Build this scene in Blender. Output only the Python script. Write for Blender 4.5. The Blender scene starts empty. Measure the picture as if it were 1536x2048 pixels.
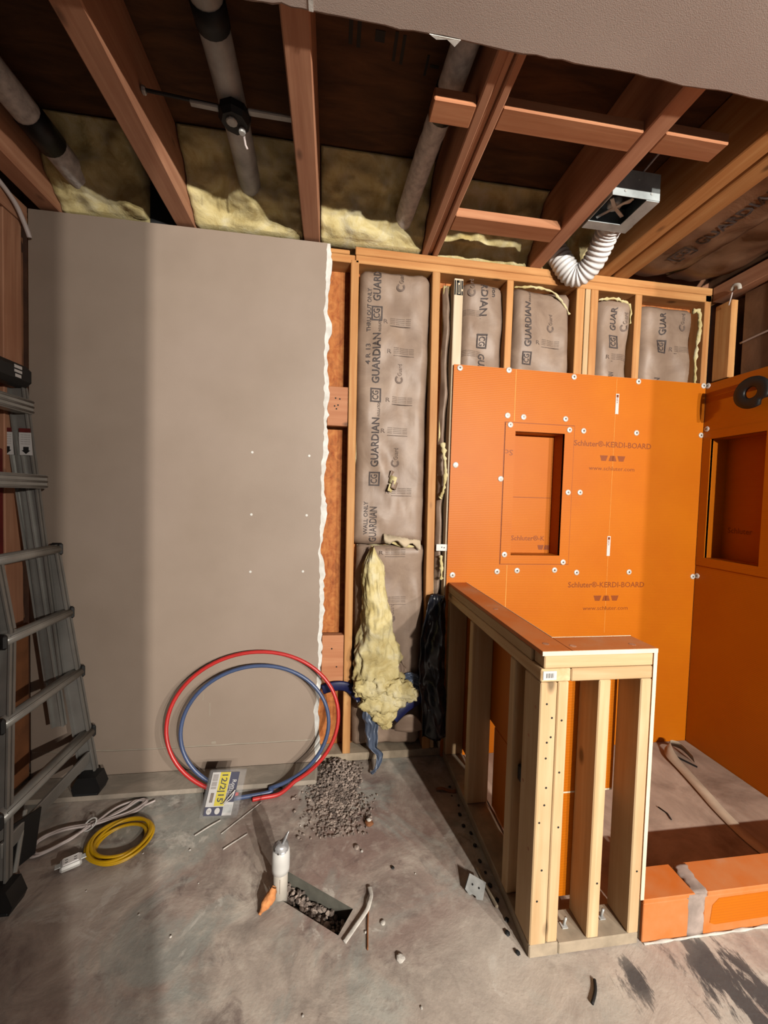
import bpy, bmesh, math, random
from mathutils import Vector, Matrix, noise
S = bpy.context.scene
COL = S.collection
random.seed(7)
# ------------------------------------------------------------------ camera
def make_camera():
    yaw, pitch, roll = 0.1371953, -0.03713332, 0.02877424
    f = Vector((math.sin(yaw)*math.cos(pitch), math.cos(yaw)*math.cos(pitch), math.sin(pitch)))
    r = Vector((math.cos(yaw), -math.sin(yaw), 0)); u = r.cross(f)
    r2 = math.cos(roll)*r + math.sin(roll)*u; u2 = -math.sin(roll)*r + math.cos(roll)*u
    cd = bpy.data.cameras.new('camera'); cd.sensor_fit = 'HORIZONTAL'; cd.sensor_width = 36
    cd.lens = 770.72/1536*36; cd.clip_start = 0.02; cd.clip_end = 50
    o = bpy.data.objects.new('camera', cd); COL.objects.link(o)
    m = Matrix((r2, u2, -f)).transposed().to_4x4(); m.translation = (0, -1.85, 1.30)
    o.matrix_world = m; S.camera = o
make_camera()
# ------------------------------------------------------------------ light
W = bpy.data.worlds.new('world'); S.world = W; W.use_nodes = True
W.node_tree.nodes['Background'].inputs[0].default_value = (0.95, 0.97, 1.0, 1)
W.node_tree.nodes['Background'].inputs[1].default_value = 0.09
def lamp(name, loc, power, color, radius):
    ld = bpy.data.lights.new(name, 'POINT'); ld.energy = power; ld.color = color; ld.shadow_soft_size = radius
    o = bpy.data.objects.new(name, ld); COL.objects.link(o); o.location = loc
LC = (1.0, 0.93, 0.83)
for _x, _p in ((1.30, 430), (1.68, 245), (2.53, 250)): lamp('vanity_bulb', (_x, -4.40, 1.97), _p, LC, 0.03)   # three bulbs of the fixture behind the camera
S.view_settings.view_transform = 'Standard'; S.view_settings.look = 'None'
S.view_settings.exposure = 1.05; S.view_settings.gamma = 1.0; S.view_settings.use_curve_mapping = False
# ------------------------------------------------------------------ materials
M = {}
ALB = 0.52                        # paint values were read off the picture; the surfaces themselves are darker
def lin(c):
    return tuple(ALB*((v/255)/12.92 if v/255 <= .04045 else ((v/255+.055)/1.055)**2.4) for v in c) + (1,)
class NT:
    def __init__(s, name):
        s.m = bpy.data.materials.new(name); s.m.use_nodes = True; s.t = s.m.node_tree
        s.b = s.t.nodes['Principled BSDF']; M[name] = s.m
        s.tc = s.n('ShaderNodeTexCoord')
    def n(s, t, **kw):
        o = s.t.nodes.new(t)
        for k, v in kw.items():
            if k in o.inputs.keys(): o.inputs[k].default_value = v
            else: setattr(o, k, v)
        return o
    def l(s, a, b): s.t.links.new(a, b)
    def map(s, scale=(1, 1, 1), rot=(0, 0, 0), loc=(0, 0, 0), src='Object'):
        o = s.n('ShaderNodeMapping'); o.inputs['Scale'].default_value = scale
        o.inputs['Rotation'].default_value = rot; o.inputs['Location'].default_value = loc
        s.l(s.tc.outputs[src], o.inputs['Vector']); return o.outputs[0]
    def noise(s, vec, scale, detail=4, rough=.55, dist=0):
        o = s.n('ShaderNodeTexNoise', Scale=scale, Detail=detail, Roughness=rough, Distortion=dist); s.l(vec, o.inputs['Vector']); return o.outputs['Fac']
    def ramp(s, fac, stops):
        o = s.n('ShaderNodeValToRGB'); e = o.color_ramp.elements
        while len(e) < len(stops): e.new(.5)
        for i, (p, c) in enumerate(stops):
            e[i].position = p; e[i].color = c if len(c) == 4 else ((c[0]/255,)*3+(1,) if c in ((0, 0, 0), (255, 255, 255)) else lin(c))
        s.l(fac, o.inputs[0]); return o.outputs[0]
    def mix(s, fac, a, b, mode='MIX'):
        o = s.n('ShaderNodeMix', data_type='RGBA', blend_type=mode)
        for v, i in ((fac, 0), (a, 6), (b, 7)):
            if hasattr(v, 'links'): s.l(v, o.inputs[i])
            else: o.inputs[i].default_value = v if i == 0 or len(v) == 4 else lin(v)
        return o.outputs[2]
    def math(s, op, a, b=0.0):
        o = s.n('ShaderNodeMath', operation=op)
        for v, i in ((a, 0), (b, 1)):
            if hasattr(v, 'links'): s.l(v, o.inputs[i])
            else: o.inputs[i].default_value = v
        return o.outputs[0]
    def bump(s, h, strength=.3, dist=.01):
        o = s.n('ShaderNodeBump', Strength=strength, Distance=dist); s.l(h, o.inputs['Height']); s.l(o.outputs[0], s.b.inputs['Normal'])
    def col(s, c):
        if hasattr(c, 'links'): s.l(c, s.b.inputs['Base Color'])
        else: s.b.inputs['Base Color'].default_value = c if len(c) == 4 else lin(c)
    def fin(s, rough=.7, metal=0, spec=.3):
        s.b.inputs['Roughness'].default_value = rough; s.b.inputs['Metallic'].default_value = metal
        s.b.inputs['Specular IOR Level'].default_value = spec; return s.m

def simple(name, c, rough=.6, metal=0, spec=.3, var=.12, scale=12, bump=.0):
    k = NT(name); v = k.map()
    f = k.noise(v, scale, 4)
    d = tuple(max(0, x*(1-var)) for x in c); h = tuple(min(255, x*(1+var)) for x in c)
    k.col(k.ramp(f, [(.3, d), (.7, h)]))
    if bump: k.bump(f, bump)
    return k.fin(rough, metal, spec)

def wood(name, dark, light, axis, rough=.65, knots=True, old=0.0):
    k = NT(name)
    sc = [34, 34, 34]; sc[axis] = 1.6
    v = k.map(tuple(sc)); v2 = k.map((3, 3, 3))
    f = k.noise(v, 1.0, 5, .6, .4)
    c = k.ramp(f, [(.25, dark), (.5, tuple((a+b)/2 for a, b in zip(dark, light))), (.75, light)])
    g = k.noise(v2, 1.7, 3)
    c = k.mix(k.math('MULTIPLY', k.ramp(g, [(.4, (0, 0, 0)), (.75, (255, 255, 255))]), .35+old), c, dark)
    if knots:
        sk = [7.5, 7.5, 7.5]; sk[axis] = 3.6
        vo = k.n('ShaderNodeTexVoronoi', Scale=1.0); k.l(k.map(tuple(sk)), vo.inputs['Vector'])
        kk = k.ramp(vo.outputs['Distance'], [(.05, (255, 255, 255)), (.12, (0, 0, 0))])
        c = k.mix(k.math('MULTIPLY', kk, .75), c, tuple(x*.45 for x in dark))
    inf = k.n('ShaderNodeObjectInfo')
    hs = k.n('ShaderNodeHueSaturation'); k.l(c, hs.inputs['Color'])
    k.l(k.math('ADD', k.math('MULTIPLY', inf.outputs['Random'], .24), .88), hs.inputs['Value'])
    k.col(hs.outputs[0]); k.bump(f, .25, .002)
    return k.fin(rough, 0, .25)
AX = 'xyz'
for i, a in enumerate(AX):
    wood('pine_'+a, (206, 166, 118), (240, 212, 170), i)          # fresh half wall studs
    wood('fir_'+a, (190, 124, 68), (234, 182, 120), i, old=.05)     # back wall studs
    wood('old_'+a, (182, 124, 94), (230, 174, 138), i, old=.15)     # ceiling joists
wood('white_stud', (214, 190, 156), (240, 226, 202), 2)
wood('block_wood', (186, 118, 80), (222, 160, 118), 0)

def drywall():
    k = NT('drywall'); v = k.map()
    c = k.ramp(k.noise(v, 2.2, 4), [(.3, (166, 148, 133)), (.7, (180, 162, 147))])
    c = k.mix(k.math('MULTIPLY', k.ramp(k.noise(v, 1.1, 2), [(.5, (0, 0, 0)), (.75, (255, 255, 255))]), .3), c, (164, 146, 138))
    k.col(c); k.bump(k.noise(v, 140, 3), .12, .002); k.fin(.55, 0, .3)
    k = NT('ceiling_paint'); v = k.map()
    c = k.ramp(k.noise(v, 2.0, 3), [(.3, (206, 188, 178)), (.7, (218, 202, 192))])
    k.col(c); k.bump(k.noise(v, 420, 2), .18, .002); k.fin(.8, 0, .2)
drywall()
simple('gypsum', (244, 240, 232), .9, var=.08, scale=30, bump=.2)
simple('ridge_paint', (178, 166, 150), .6, var=.05)

def osb():
    k = NT('osb'); v = k.map((60, 1, 18), rot=(0, .4, 0))
    vo = k.n('ShaderNodeTexVoronoi', Scale=1.0); k.l(v, vo.inputs['Vector'])
    n1 = k.noise(k.map((1, 1, 1)), 22, 5, .6, 1.4)
    c = k.ramp(n1, [(.3, (142, 66, 24)), (.5, (196, 108, 48)), (.72, (226, 148, 80))])
    c = k.mix(.35, c, k.ramp(vo.outputs['Distance'], [(.1, (160, 80, 34)), (.8, (232, 160, 92))]))
    k.col(c); k.bump(n1, .4, .003); k.fin(.75)
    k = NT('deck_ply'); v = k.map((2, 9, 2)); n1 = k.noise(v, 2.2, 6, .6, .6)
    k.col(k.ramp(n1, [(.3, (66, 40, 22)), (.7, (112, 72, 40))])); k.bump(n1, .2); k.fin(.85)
osb()
def kraft():
    k = NT('kraft'); v = k.map()
    n1 = k.noise(v, 7, 5, .6, .8); n2 = k.noise(v, 40, 4)
    c = k.ramp(n1, [(.3, (146, 122, 104)), (.7, (178, 154, 134))])
    k.col(k.mix(k.math('MULTIPLY', n2, .25), c, (150, 128, 118))); k.bump(n1, .35, .006); k.fin(.5, 0, .35)
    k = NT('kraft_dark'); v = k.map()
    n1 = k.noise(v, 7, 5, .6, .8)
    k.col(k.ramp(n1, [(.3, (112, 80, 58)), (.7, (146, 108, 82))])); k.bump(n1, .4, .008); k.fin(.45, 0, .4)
    k = NT('fiberglass'); v = k.map()
    n1 = k.noise(v, 10, 6, .65, .6); n2 = k.noise(v, 70, 5, .7)
    c = k.ramp(n1, [(.28, (196, 174, 112)), (.5, (232, 216, 160)), (.75, (246, 238, 206))])
    k.col(c); k.bump(k.math('ADD', n1, k.math('MULTIPLY', n2, .4)), .6, .012); k.fin(.95, 0, .05)
kraft()
simple('ink', (84, 74, 72), .7, var=.15, scale=90)
simple('ink_faint', (122, 104, 94), .7, var=.1, scale=60)
simple('ink_black', (30, 28, 28), .7)

def orange():
    k = NT('orange_board'); v = k.map()
    w = k.n('ShaderNodeTexWave', wave_type='BANDS', bands_direction='Z', Scale=36.0, Distortion=.6, Detail=2.0); k.l(v, w.inputs['Vector'])
    n1 = k.noise(v, 3, 4)
    c = k.ramp(n1, [(.3, (210, 110, 0)), (.7, (219, 121, 0))])
    c = k.mix(k.math('MULTIPLY', w.outputs['Fac'], .22), c, (190, 96, 0))
    k.col(c); k.bump(w.outputs['Fac'], .12, .002); k.fin(.5, 0, .2)
    k = NT('orange_dusty'); v = k.map()
    n1 = k.noise(v, 8, 5, .6)
    k.col(k.ramp(n1, [(.32, (224, 120, 44)), (.6, (222, 138, 80)), (.8, (214, 160, 124))])); k.fin(.7)
orange()
simple('orange_print', (152, 70, 0), .55, var=.05)
simple('orange_light', (242, 160, 66), .6, var=.05)
simple('board_edge', (240, 226, 200), .7, var=.04)
simple('washer', (232, 226, 218), .35, .1, .5, var=.05)
simple('screw_steel', (120, 114, 108), .35, .8)
simple('thinset', (176, 158, 148), .9, var=.12, scale=20, bump=.2)
simple('plaster_dust', (216, 210, 202), .95, var=.1, scale=30, bump=.3)

def concrete():
    k = NT('concrete'); v = k.map()
    a = k.noise(v, 1.6, 6, .6, .4); b = k.noise(v, 4.5, 6, .65, .8); c3 = k.noise(v, 22, 5, .6); d = k.noise(v, 120, 3)
    c = k.ramp(b, [(.28, (128, 114, 108)), (.44, (172, 160, 150)), (.56, (200, 186, 174)), (.74, (236, 226, 212))])
    c = k.mix(k.math('MULTIPLY', k.ramp(a, [(.46, (0, 0, 0)), (.58, (255, 255, 255))]), .65), c, (148, 116, 110))
    c = k.mix(k.math('MULTIPLY', k.ramp(k.noise(k.map((1, 1, 1), loc=(3, 5, 1)), 2.6, 6, .65, .9), [(.5, (0, 0, 0)), (.6, (255, 255, 255))]), .6), c, (174, 182, 176))
    c = k.mix(k.math('MULTIPLY', k.ramp(k.noise(k.map((1, 1, 1), loc=(9, 2, 4)), 5.5, 7, .7, 1.2), [(.55, (0, 0, 0)), (.66, (255, 255, 255))]), .6), c, (108, 90, 88))
    c = k.mix(k.math('MULTIPLY', k.ramp(k.noise(k.map((1, 1, 1), loc=(1, 7, 2)), 4.2, 6, .7, .8), [(.60, (0, 0, 0)), (.66, (255, 255, 255))]), .6), c, (240, 234, 224))
    c = k.mix(k.math('MULTIPLY', k.ramp(c3, [(.5, (0, 0, 0)), (.72, (255, 255, 255))]), .35), c, (236, 226, 212))
    # dust near the half wall, and old black adhesive smears in front of the curb
    ws = k.map((7, 2.2, 1), rot=(0, 0, .75)); sm = k.noise(ws, 2.0, 7, .72, .3)
    def spot(x, y, r0, r1):
        vm = k.n('ShaderNodeVectorMath', operation='DISTANCE'); k.l(v, vm.inputs[0]); vm.inputs[1].default_value = (x, y, 0)
        mr = k.n('ShaderNodeMapRange'); k.l(vm.outputs['Value'], mr.inputs[0]); mr.inputs[1].default_value = r0; mr.inputs[2].default_value = r1
        mr.inputs[3].default_value = 1; mr.inputs[4].default_value = 0; return mr.outputs[0]
    m = k.math('MAXIMUM', k.math('MAXIMUM', spot(1.12, -1.0, .08, .3), spot(.98, -1.22, .04, .25)), spot(.86, -.95, .02, .14))
    dust = k.math('MULTIPLY', k.math('MAXIMUM', spot(.9, -1.0, .1, .55), spot(.5, -.95, .0, .45)), .5)
    c = k.mix(dust, c, (229, 215, 201))
    smf = k.math('MULTIPLY', k.ramp(k.math('ADD', sm, k.math('MULTIPLY', m, .32)), [(.74, (0, 0, 0)), (.80, (255, 255, 255))]), k.math('MULTIPLY', m, .9))
    c = k.mix(smf, c, (66, 66, 70))
    c = k.mix(k.math('MULTIPLY', spot(-1.05, -.9, .1, .7), .45), c, (121, 95, 95))
    c = k.mix(k.math('MULTIPLY', spot(.62, -.3, .05, .42), .45), c, (107, 81, 60))
    k.col(c); k.bump(k.math('ADD', b, k.math('ADD', k.math('MULTIPLY', c3, .4), k.math('MULTIPLY', d, .15))), .35, .01); k.fin(.62, 0, .35)
    k = NT('ledge_concrete'); v = k.map(); b = k.noise(v, 6, 6, .65, .6)
    k.col(k.ramp(b, [(.3, (149, 140, 128)), (.7, (198, 184, 168))])); k.bump(b, .3); k.fin(.85)
    k = NT('pan_concrete'); v = k.map(); b = k.noise(v, 4, 6, .65, .6)
    k.col(k.ramp(b, [(.3, (140, 117, 102)), (.7, (205, 180, 161))])); k.bump(b, .3); k.fin(.85)
    k = NT('gravel'); inf = k.n('ShaderNodeTexVoronoi', Scale=60.0); k.l(k.map(), inf.inputs['Vector'])
    k.col(k.ramp(inf.outputs['Color'], [(.1, (100, 88, 82)), (.9, (190, 172, 160))])); k.fin(.9)
concrete()
simple('aluminium', (182, 180, 174), .35, .35, .5, var=.06)
simple('alu_rail', (150, 147, 142), .4, .35, .5, var=.06)
simple('black_plastic', (24, 24, 25), .5, 0, .4)
simple('black_sheet', (30, 33, 42), .28, 0, .5)
simple('navy', (30, 36, 84), .45)
simple('blue_sheet', (92, 104, 126), .35, 0, .5)
simple('red_pex', (206, 46, 44), .4, 0, .5, var=.05)
simple('blue_pex', (74, 92, 132), .4, 0, .5, var=.05)
simple('white_cable', (216, 202, 198), .5, 0, .4, var=.05)
simple('yellow_cable', (226, 176, 10), .4, 0, .5, var=.05)
simple('label_yellow', (236, 216, 20), .3, 0, .5, var=.03)
simple('label_navy', (26, 26, 74), .3, 0, .5, var=.05)
simple('label_white', (228, 224, 222), .35, 0, .5, var=.03)
simple('white_plastic', (226, 224, 220), .4, 0, .5, var=.04)
simple('pvc', (206, 198, 186), .45, 0, .45, var=.08)
simple('duct_tape', (196, 196, 198), .3, .35, .5, var=.15, scale=30)
simple('foam_orange', (232, 150, 92), .9, var=.15, scale=40, bump=.5)
simple('zinc', (206, 208, 206), .4, .2, .5, var=.12, scale=20)
simple('fan_grey', (186, 194, 196), .45, .2, .5, var=.12)
simple('fan_dark', (40, 42, 44), .6, .2)
simple('duct_white', (246, 244, 244), .5, 0, .4, var=.04)
simple('pipe_white', (226, 220, 216), .8, 0, .2, var=.12, scale=40, bump=.4)
simple('pipe_metal', (186, 186, 184), .5, .2, .4, var=.2, scale=8)
simple('tan_strap', (204, 182, 158), .85, var=.06)
simple('torn_paper', (206, 188, 160), .85, var=.1)
simple('shaded_concrete', (116, 114, 104), .9, var=.12, scale=16, bump=.2)  # trench walls: shade painted in as a darker grey than the slab
simple('maroon', (104, 30, 26), .75, var=.15)
simple('brown_ply', (150, 96, 60), .8, var=.12)
simple('dust_wood', (176, 160, 138), .9, var=.12, scale=14, bump=.2)
def plastic_clear():
    k = NT('clear_bag'); t = k.t; k.fin(.2, 0, .5); k.col((235, 236, 240))
    tr = k.n('ShaderNodeBsdfTransparent'); mx = k.n('ShaderNodeMixShader'); mx.inputs[0].default_value = .06
    k.l(tr.outputs[0], mx.inputs[1]); k.l(k.b.outputs[0], mx.inputs[2]); k.l(mx.outputs[0], t.nodes['Material Output'].inputs[0])
plastic_clear()
# ------------------------------------------------------------------ helpers
def obj(name, bm, mat, parent=None, smooth=False):
    me = bpy.data.meshes.new(name); bm.to_mesh(me); bm.free()
    me.materials.append(M[mat] if isinstance(mat, str) else mat)
    if smooth:
        for p in me.polygons: p.use_smooth = True
    o = bpy.data.objects.new(name, me); COL.objects.link(o)
    if parent: o.parent = parent
    return o
def empty(name, loc=(0, 0, 0)):
    o = bpy.data.objects.new(name, None); COL.objects.link(o); o.empty_display_size = .05
    return o                      # kept at the origin: parts are modelled in room coordinates
def tag(o, label, cat, group=None, kind=None):
    o['label'] = label; o['category'] = cat
    if group: o['group'] = group
    if kind: o['kind'] = kind
    return o
def struct(o): o['kind'] = 'structure'; return o
def addbox(bm, x0, x1, y0, y1, z0, z1, bev=0.0):
    vs = [bm.verts.new((x, y, z)) for x in (x0, x1) for y in (y0, y1) for z in (z0, z1)]
    F = [bm.faces.new([vs[i] for i in q]) for q in ((0, 1, 3, 2), (4, 6, 7, 5), (0, 4, 5, 1), (2, 3, 7, 6), (0, 2, 6, 4), (1, 5, 7, 3))]
    if bev:
        es = list({e for f in F for e in f.edges})
        bmesh.ops.bevel(bm, geom=es, offset=bev, segments=1, affect='EDGES', profile=.5)
def box(name, b, mat, parent=None, bev=.003):
    bm = bmesh.new(); addbox(bm, *b, bev=bev); bmesh.ops.recalc_face_normals(bm, faces=bm.faces[:])
    return obj(name, bm, mat, parent)
def beam(name, p, q, w, d, mat, parent=None, up=(0, 0, 1), bev=.003):
    """bar from p to q, w across (side), d along the up direction"""
    p, q = Vector(p), Vector(q); a = (q-p); L = a.length; a.normalize()
    s = a.cross(Vector(up)).normalized(); t = s.cross(a)
    bm = bmesh.new(); addbox(bm, -w/2, w/2, 0, L, -d/2, d/2, bev=bev)
    m = Matrix((s, a, t)).transposed().to_4x4(); m.translation = p
    bmesh.ops.transform(bm, matrix=m, verts=bm.verts[:]); bmesh.ops.recalc_face_normals(bm, faces=bm.faces[:])
    return obj(name, bm, mat, parent)
def catmull(pts, n=8, closed=False):
    pts = [Vector(p) for p in pts]; out = []; N = len(pts)
    for i in range(N if closed else N-1):
        g = lambda j: pts[j % N] if closed else pts[max(0, min(N-1, j))]
        p0, p1, p2, p3 = g(i-1), g(i), g(i+1), g(i+2)
        for k in range(n):
            t = k/n
            out.append(.5*((2*p1)+(-p0+p2)*t+(2*p0-5*p1+4*p2-p3)*t*t+(-p0+3*p1-3*p2+p3)*t**3))
    if not closed: out.append(pts[-1])
    return out
def addtube(bm, pts, r, seg=10, closed=False, flat=1.0, flat_up=(0, 0, 1), caps=True):
    pts = [Vector(p) for p in pts]; N = len(pts); rings = []
    up = Vector(flat_up); prev = None
    for i, p in enumerate(pts):
        t = (pts[(i+1) % N]-pts[i-1]) if closed else (pts[min(N-1, i+1)]-pts[max(0, i-1)])
        t.normalize()
        if flat != 1.0 or prev is None:
            s = t.cross(up)
            if s.length < 1e-4: s = t.cross(Vector((1, 0.2, 0)))
        else: s = prev-t*prev.dot(t)
        s.normalize(); prev = s; u = s.cross(t)
        rr = r[i] if isinstance(r, (list, tuple)) else r
        rings.append([bm.verts.new(p+s*math.cos(a)*rr+u*math.sin(a)*rr*flat) for a in [2*math.pi*j/seg for j in range(seg)]])
    for i in range(N if closed else N-1):
        A, B = rings[i], rings[(i+1) % N]
        for j in range(seg): bm.faces.new((A[j], A[(j+1) % seg], B[(j+1) % seg], B[j]))
    if not closed and caps: bm.faces.new(rings[0]); bm.faces.new(rings[-1])
def tube(name, pts, r, mat, parent=None, seg=10, closed=False, flat=1.0, flat_up=(0, 0, 1)):
    bm = bmesh.new(); addtube(bm, pts, r, seg, closed, flat, flat_up); bmesh.ops.recalc_face_normals(bm, faces=bm.faces[:])
    return obj(name, bm, mat, parent, True)
def addgrid(bm, fn, nu, nv, closed_u=False):
    g = [[bm.verts.new(fn(i/nu, j/nv)) for i in range(nu+1)] for j in range(nv+1)]
    for j in range(nv):
        for i in range(nu): bm.faces.new((g[j][i], g[j][i+1], g[j+1][i+1], g[j+1][i]))
    return g
def solid_grid(name, fn, nu, nv, off, mat, parent=None, smooth=True):
    """sheet fn(u,v) with real thickness: vector off added for its back"""
    bm = bmesh.new(); a = addgrid(bm, fn, nu, nv); off = Vector(off)
    b = addgrid(bm, lambda u, v: Vector(fn(u, v))+off, nu, nv)
    def strip(p, q):
        for i in range(len(p)-1): bm.faces.new((p[i], q[i], q[i+1], p[i+1]))
    strip(a[0], b[0]); strip(a[-1], b[-1]); strip([r[0] for r in a], [r[0] for r in b]); strip([r[-1] for r in a], [r[-1] for r in b])
    bmesh.ops.recalc_face_normals(bm, faces=bm.faces[:])
    return obj(name, bm, mat, parent, smooth)
def N3(x, y, z): return noise.noise(Vector((x, y, z)))
def prism(name, poly, off, mat, parent=None):
    """extrude a planar polygon (3d points) by vector off"""
    bm = bmesh.new(); a = [bm.verts.new(p) for p in poly]; b = [bm.verts.new(Vector(p)+Vector(off)) for p in poly]
    bm.faces.new(a); bm.faces.new(b[::-1]); n = len(a)
    for i in range(n): bm.faces.new((a[i], b[i], b[(i+1) % n], a[(i+1) % n]))
    bmesh.ops.recalc_face_normals(bm, faces=bm.faces[:])
    return obj(name, bm, mat, parent)
_tc = {}
def text_geo(s, size=1.0, bold=0.0):
    k = (s, bold)
    if k not in _tc:
        cu = bpy.data.curves.new('t', 'FONT'); cu.body = s; cu.size = 1; cu.align_x = 'CENTER'; cu.align_y = 'CENTER'; cu.resolution_u = 2; cu.offset = bold
        o = bpy.data.objects.new('t', cu); COL.objects.link(o)
        bpy.context.view_layer.update()
        me = bpy.data.meshes.new_from_object(o.evaluated_get(bpy.context.evaluated_depsgraph_get()))
        _tc[k] = ([tuple(v.co) for v in me.vertices], [tuple(p.vertices) for p in me.polygons])
        bpy.data.objects.remove(o); bpy.data.curves.remove(cu); bpy.data.meshes.remove(me)
    return _tc[k]
def addtext(bm, s, size, place, width=None, bold=0.0):
    """place(u,v)->3d point, u,v in metres around the text centre; width fits the length"""
    V, Fc = text_geo(s, bold=bold)
    if not V: return
    w = max(v[0] for v in V)-min(v[0] for v in V); sx = size if width is None else width/w
    vs = [bm.verts.new(place(v[0]*sx, v[1]*size)) for v in V]
    for f in Fc:
        try: bm.faces.new([vs[i] for i in f])
        except ValueError: pass
def addflat(bm, poly, place):
    vs = [bm.verts.new(place(*p)) for p in poly]; bm.faces.new(vs)
def adddisc(bm, c, n, r, h, seg=14, dome=0.0):
    c, n = Vector(c), Vector(n).normalized(); s = n.orthogonal().normalized(); t = n.cross(s)
    rg = [[bm.verts.new(c+n*hh+(s*math.cos(a)+t*math.sin(a))*rr) for a in [2*math.pi*j/seg for j in range(seg)]] for hh, rr in ((0, r), (h*.6, r), (h, r*.8))]
    for A, B in ((rg[0], rg[1]), (rg[1], rg[2])):
        for j in range(seg): bm.faces.new((A[j], A[(j+1) % seg], B[(j+1) % seg], B[j]))
    bm.faces.new(rg[2])
def discs(name, items, mat, parent):
    for c, n, rr, h, seg in items:
        bm = bmesh.new(); adddisc(bm, c, n, rr, h, seg); obj(name, bm, mat, parent)
def boxes(name, items, mat, parent, bev=0):
    for b in items: box(name, b, mat, parent, bev)
# ================================================================== SETTING
ZC = 2.47                                  # underside of joists
# ---- floor slab with an open plumbing trench
def build_floor():
    a = Vector((-.128, -.530)); b = Vector((.099, -.683)); c = Vector((.051, -.752)); d = Vector((-.176, -.599))
    X0, X1, Y0, Y1 = -1.5, 2.3, -2.45, .35
    bm = bmesh.new()
    o = [bm.verts.new((x, y, 0)) for x, y in ((X0, Y1), (X1, Y1), (X1, Y0), (X0, Y0))]
    t = [bm.verts.new((p.x, p.y, 0)) for p in (a, b, c, d)]
    for i in range(4): bm.faces.new((o[i], o[(i+1) % 4], t[(i+1) % 4], t[i]))
    u = [bm.verts.new((p.x, p.y, -.085)) for p in (a, b, c, d)]
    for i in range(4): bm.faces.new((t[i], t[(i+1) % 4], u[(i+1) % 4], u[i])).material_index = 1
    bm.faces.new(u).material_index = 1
    w = [bm.verts.new((v.co.x, v.co.y, -.15)) for v in o]
    for i in range(4): bm.faces.new((o[i], w[i], w[(i+1) % 4], o[(i+1) % 4]))
    bm.faces.new(w[::-1])
    f = struct(obj('floor', bm, 'concrete')); f.data.materials.append(M['shaded_concrete']); f['label'] = 'stained dusty grey concrete slab floor'
    return a, b, c, d
TR = build_floor()
struct(box('trim_1', (-1.30, -.035, -.148, -.0128, 0, .022), 'ledge_concrete', None, .008))['label'] = 'low dusty concrete ledge under the grey drywall'
# ---- back wall framing
wb = struct(empty('wall_back')); wb['label'] = 'open stud back wall with sheathing and grey drywall'
YB = .089
for x0, x1 in ((-1.35, .55), (.55, 2.08)):
    box('sheathing', (x0+.001, x1-.001, YB+.001, YB+.012, 0, 2.46), 'osb', wb, 0)
box('bottom_plate', (-1.30, 2.08, 0, YB, 0.0, .038), 'dust_wood', wb)
box('top_plate', (-1.30, .085, .002, YB, 2.394, 2.430), 'fir_x', wb)
box('top_plate', (.088, 2.03, 0, YB, 2.394, 2.4315), 'fir_x', wb)
box('top_plate', (.086, 2.03, 0, YB, 2.4325, 2.469), 'fir_x', wb)
box('top_plate', (-1.30, .060, .004, YB, 2.4325, 2.452), 'fir_x', wb)
def stud(x0, x1, xb0, xb1, z0, z1, mat='fir_z', y0=0, y1=YB):
    bm = bmesh.new()
    vs = [bm.verts.new(p) for p in ((xb0, y0, z0), (xb1, y0, z0), (xb1, y1, z0), (xb0, y1, z0), (x0, y0, z1), (x1, y0, z1), (x1, y1, z1), (x0, y1, z1))]
    for q in ((0, 1, 5, 4), (1, 2, 6, 5), (2, 3, 7, 6), (3, 0, 4, 7), (0, 3, 2, 1), (4, 5, 6, 7)): bm.faces.new([vs[i] for i in q])
    bmesh.ops.bevel(bm, geom=bm.edges[:], offset=.003, segments=1, affect='EDGES'); bmesh.ops.recalc_face_normals(bm, faces=bm.faces[:])
    return obj('stud', bm, mat, wb)
zt = 2.394
for x in (-1.29, -.93, -.52): stud(x, x+.038, x, x+.038, .038, zt)
stud(.066, .104, .083, .121, .038, 2.408)
stud(.458, .497, .485, .524, .038, zt)
stud(.4985, .512, .5255, .545, .038, 1.02, 'pine_z', .004)
stud(.568, .614, .568, .614, .038, 2.375, 'white_stud')
stud(.838, .873, .835, .870, .038, zt)
stud(1.213, 1.258, 1.213, 1.258, .038, zt)
stud(1.262, 1.290, 1.262, 1.290, .038, zt, 'pine_z')
stud(1.292, 1.334, 1.292, 1.334, .038, zt)
stud(1.543, 1.583, 1.540, 1.578, .038, zt)
stud(1.955, 1.992, 1.950, 1.987, .038, 2.43)
box('blocking', (-.029, .074, .012, .05, 1.635, 1.82), 'block_wood', wb)
box('blocking', (-.029, .081, .010, .05, .365, .625), 'block_wood', wb)
box('blocking', (-.2, -.0295, .02, .058, 1.635, 1.82), 'block_wood', wb)
# nail heads and holes on blocking
discs('nail_hole', [((x, .0118 if z > 1 else .0098, z), (0, -1, 0), .004, .0008, 8) for x, z in ((.01, 1.765), (.022, 1.733), (.006, 1.728), (.015, 1.715), (.03, 1.762), (.02, .56), (.045, .47))], 'ink_black', wb)
# printed grade mark on the pale stud
bm = bmesh.new(); pl = lambda u, v: (.591+u, -.0006, 2.335+v)
for i, (u0, u1, v0, v1) in enumerate(((-.021, -.014, -.04, .03), (-.011, -.004, -.035, .03), (-.011, .004, .018, .03), (-.002, .004, -.03, .010), (.007, .012, -.04, .03), (.014, .021, -.01, .03), (.014, .021, -.04, -.02), (-.011, .012, -.04, -.033))):
    addflat(bm, ((u0, v0), (u1, v0), (u1, v1), (u0, v1)), pl)
o = obj('grade_stamp', bm, 'ink_black', wb); o['label'] = 'black printed mark on a pale stud'
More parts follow.
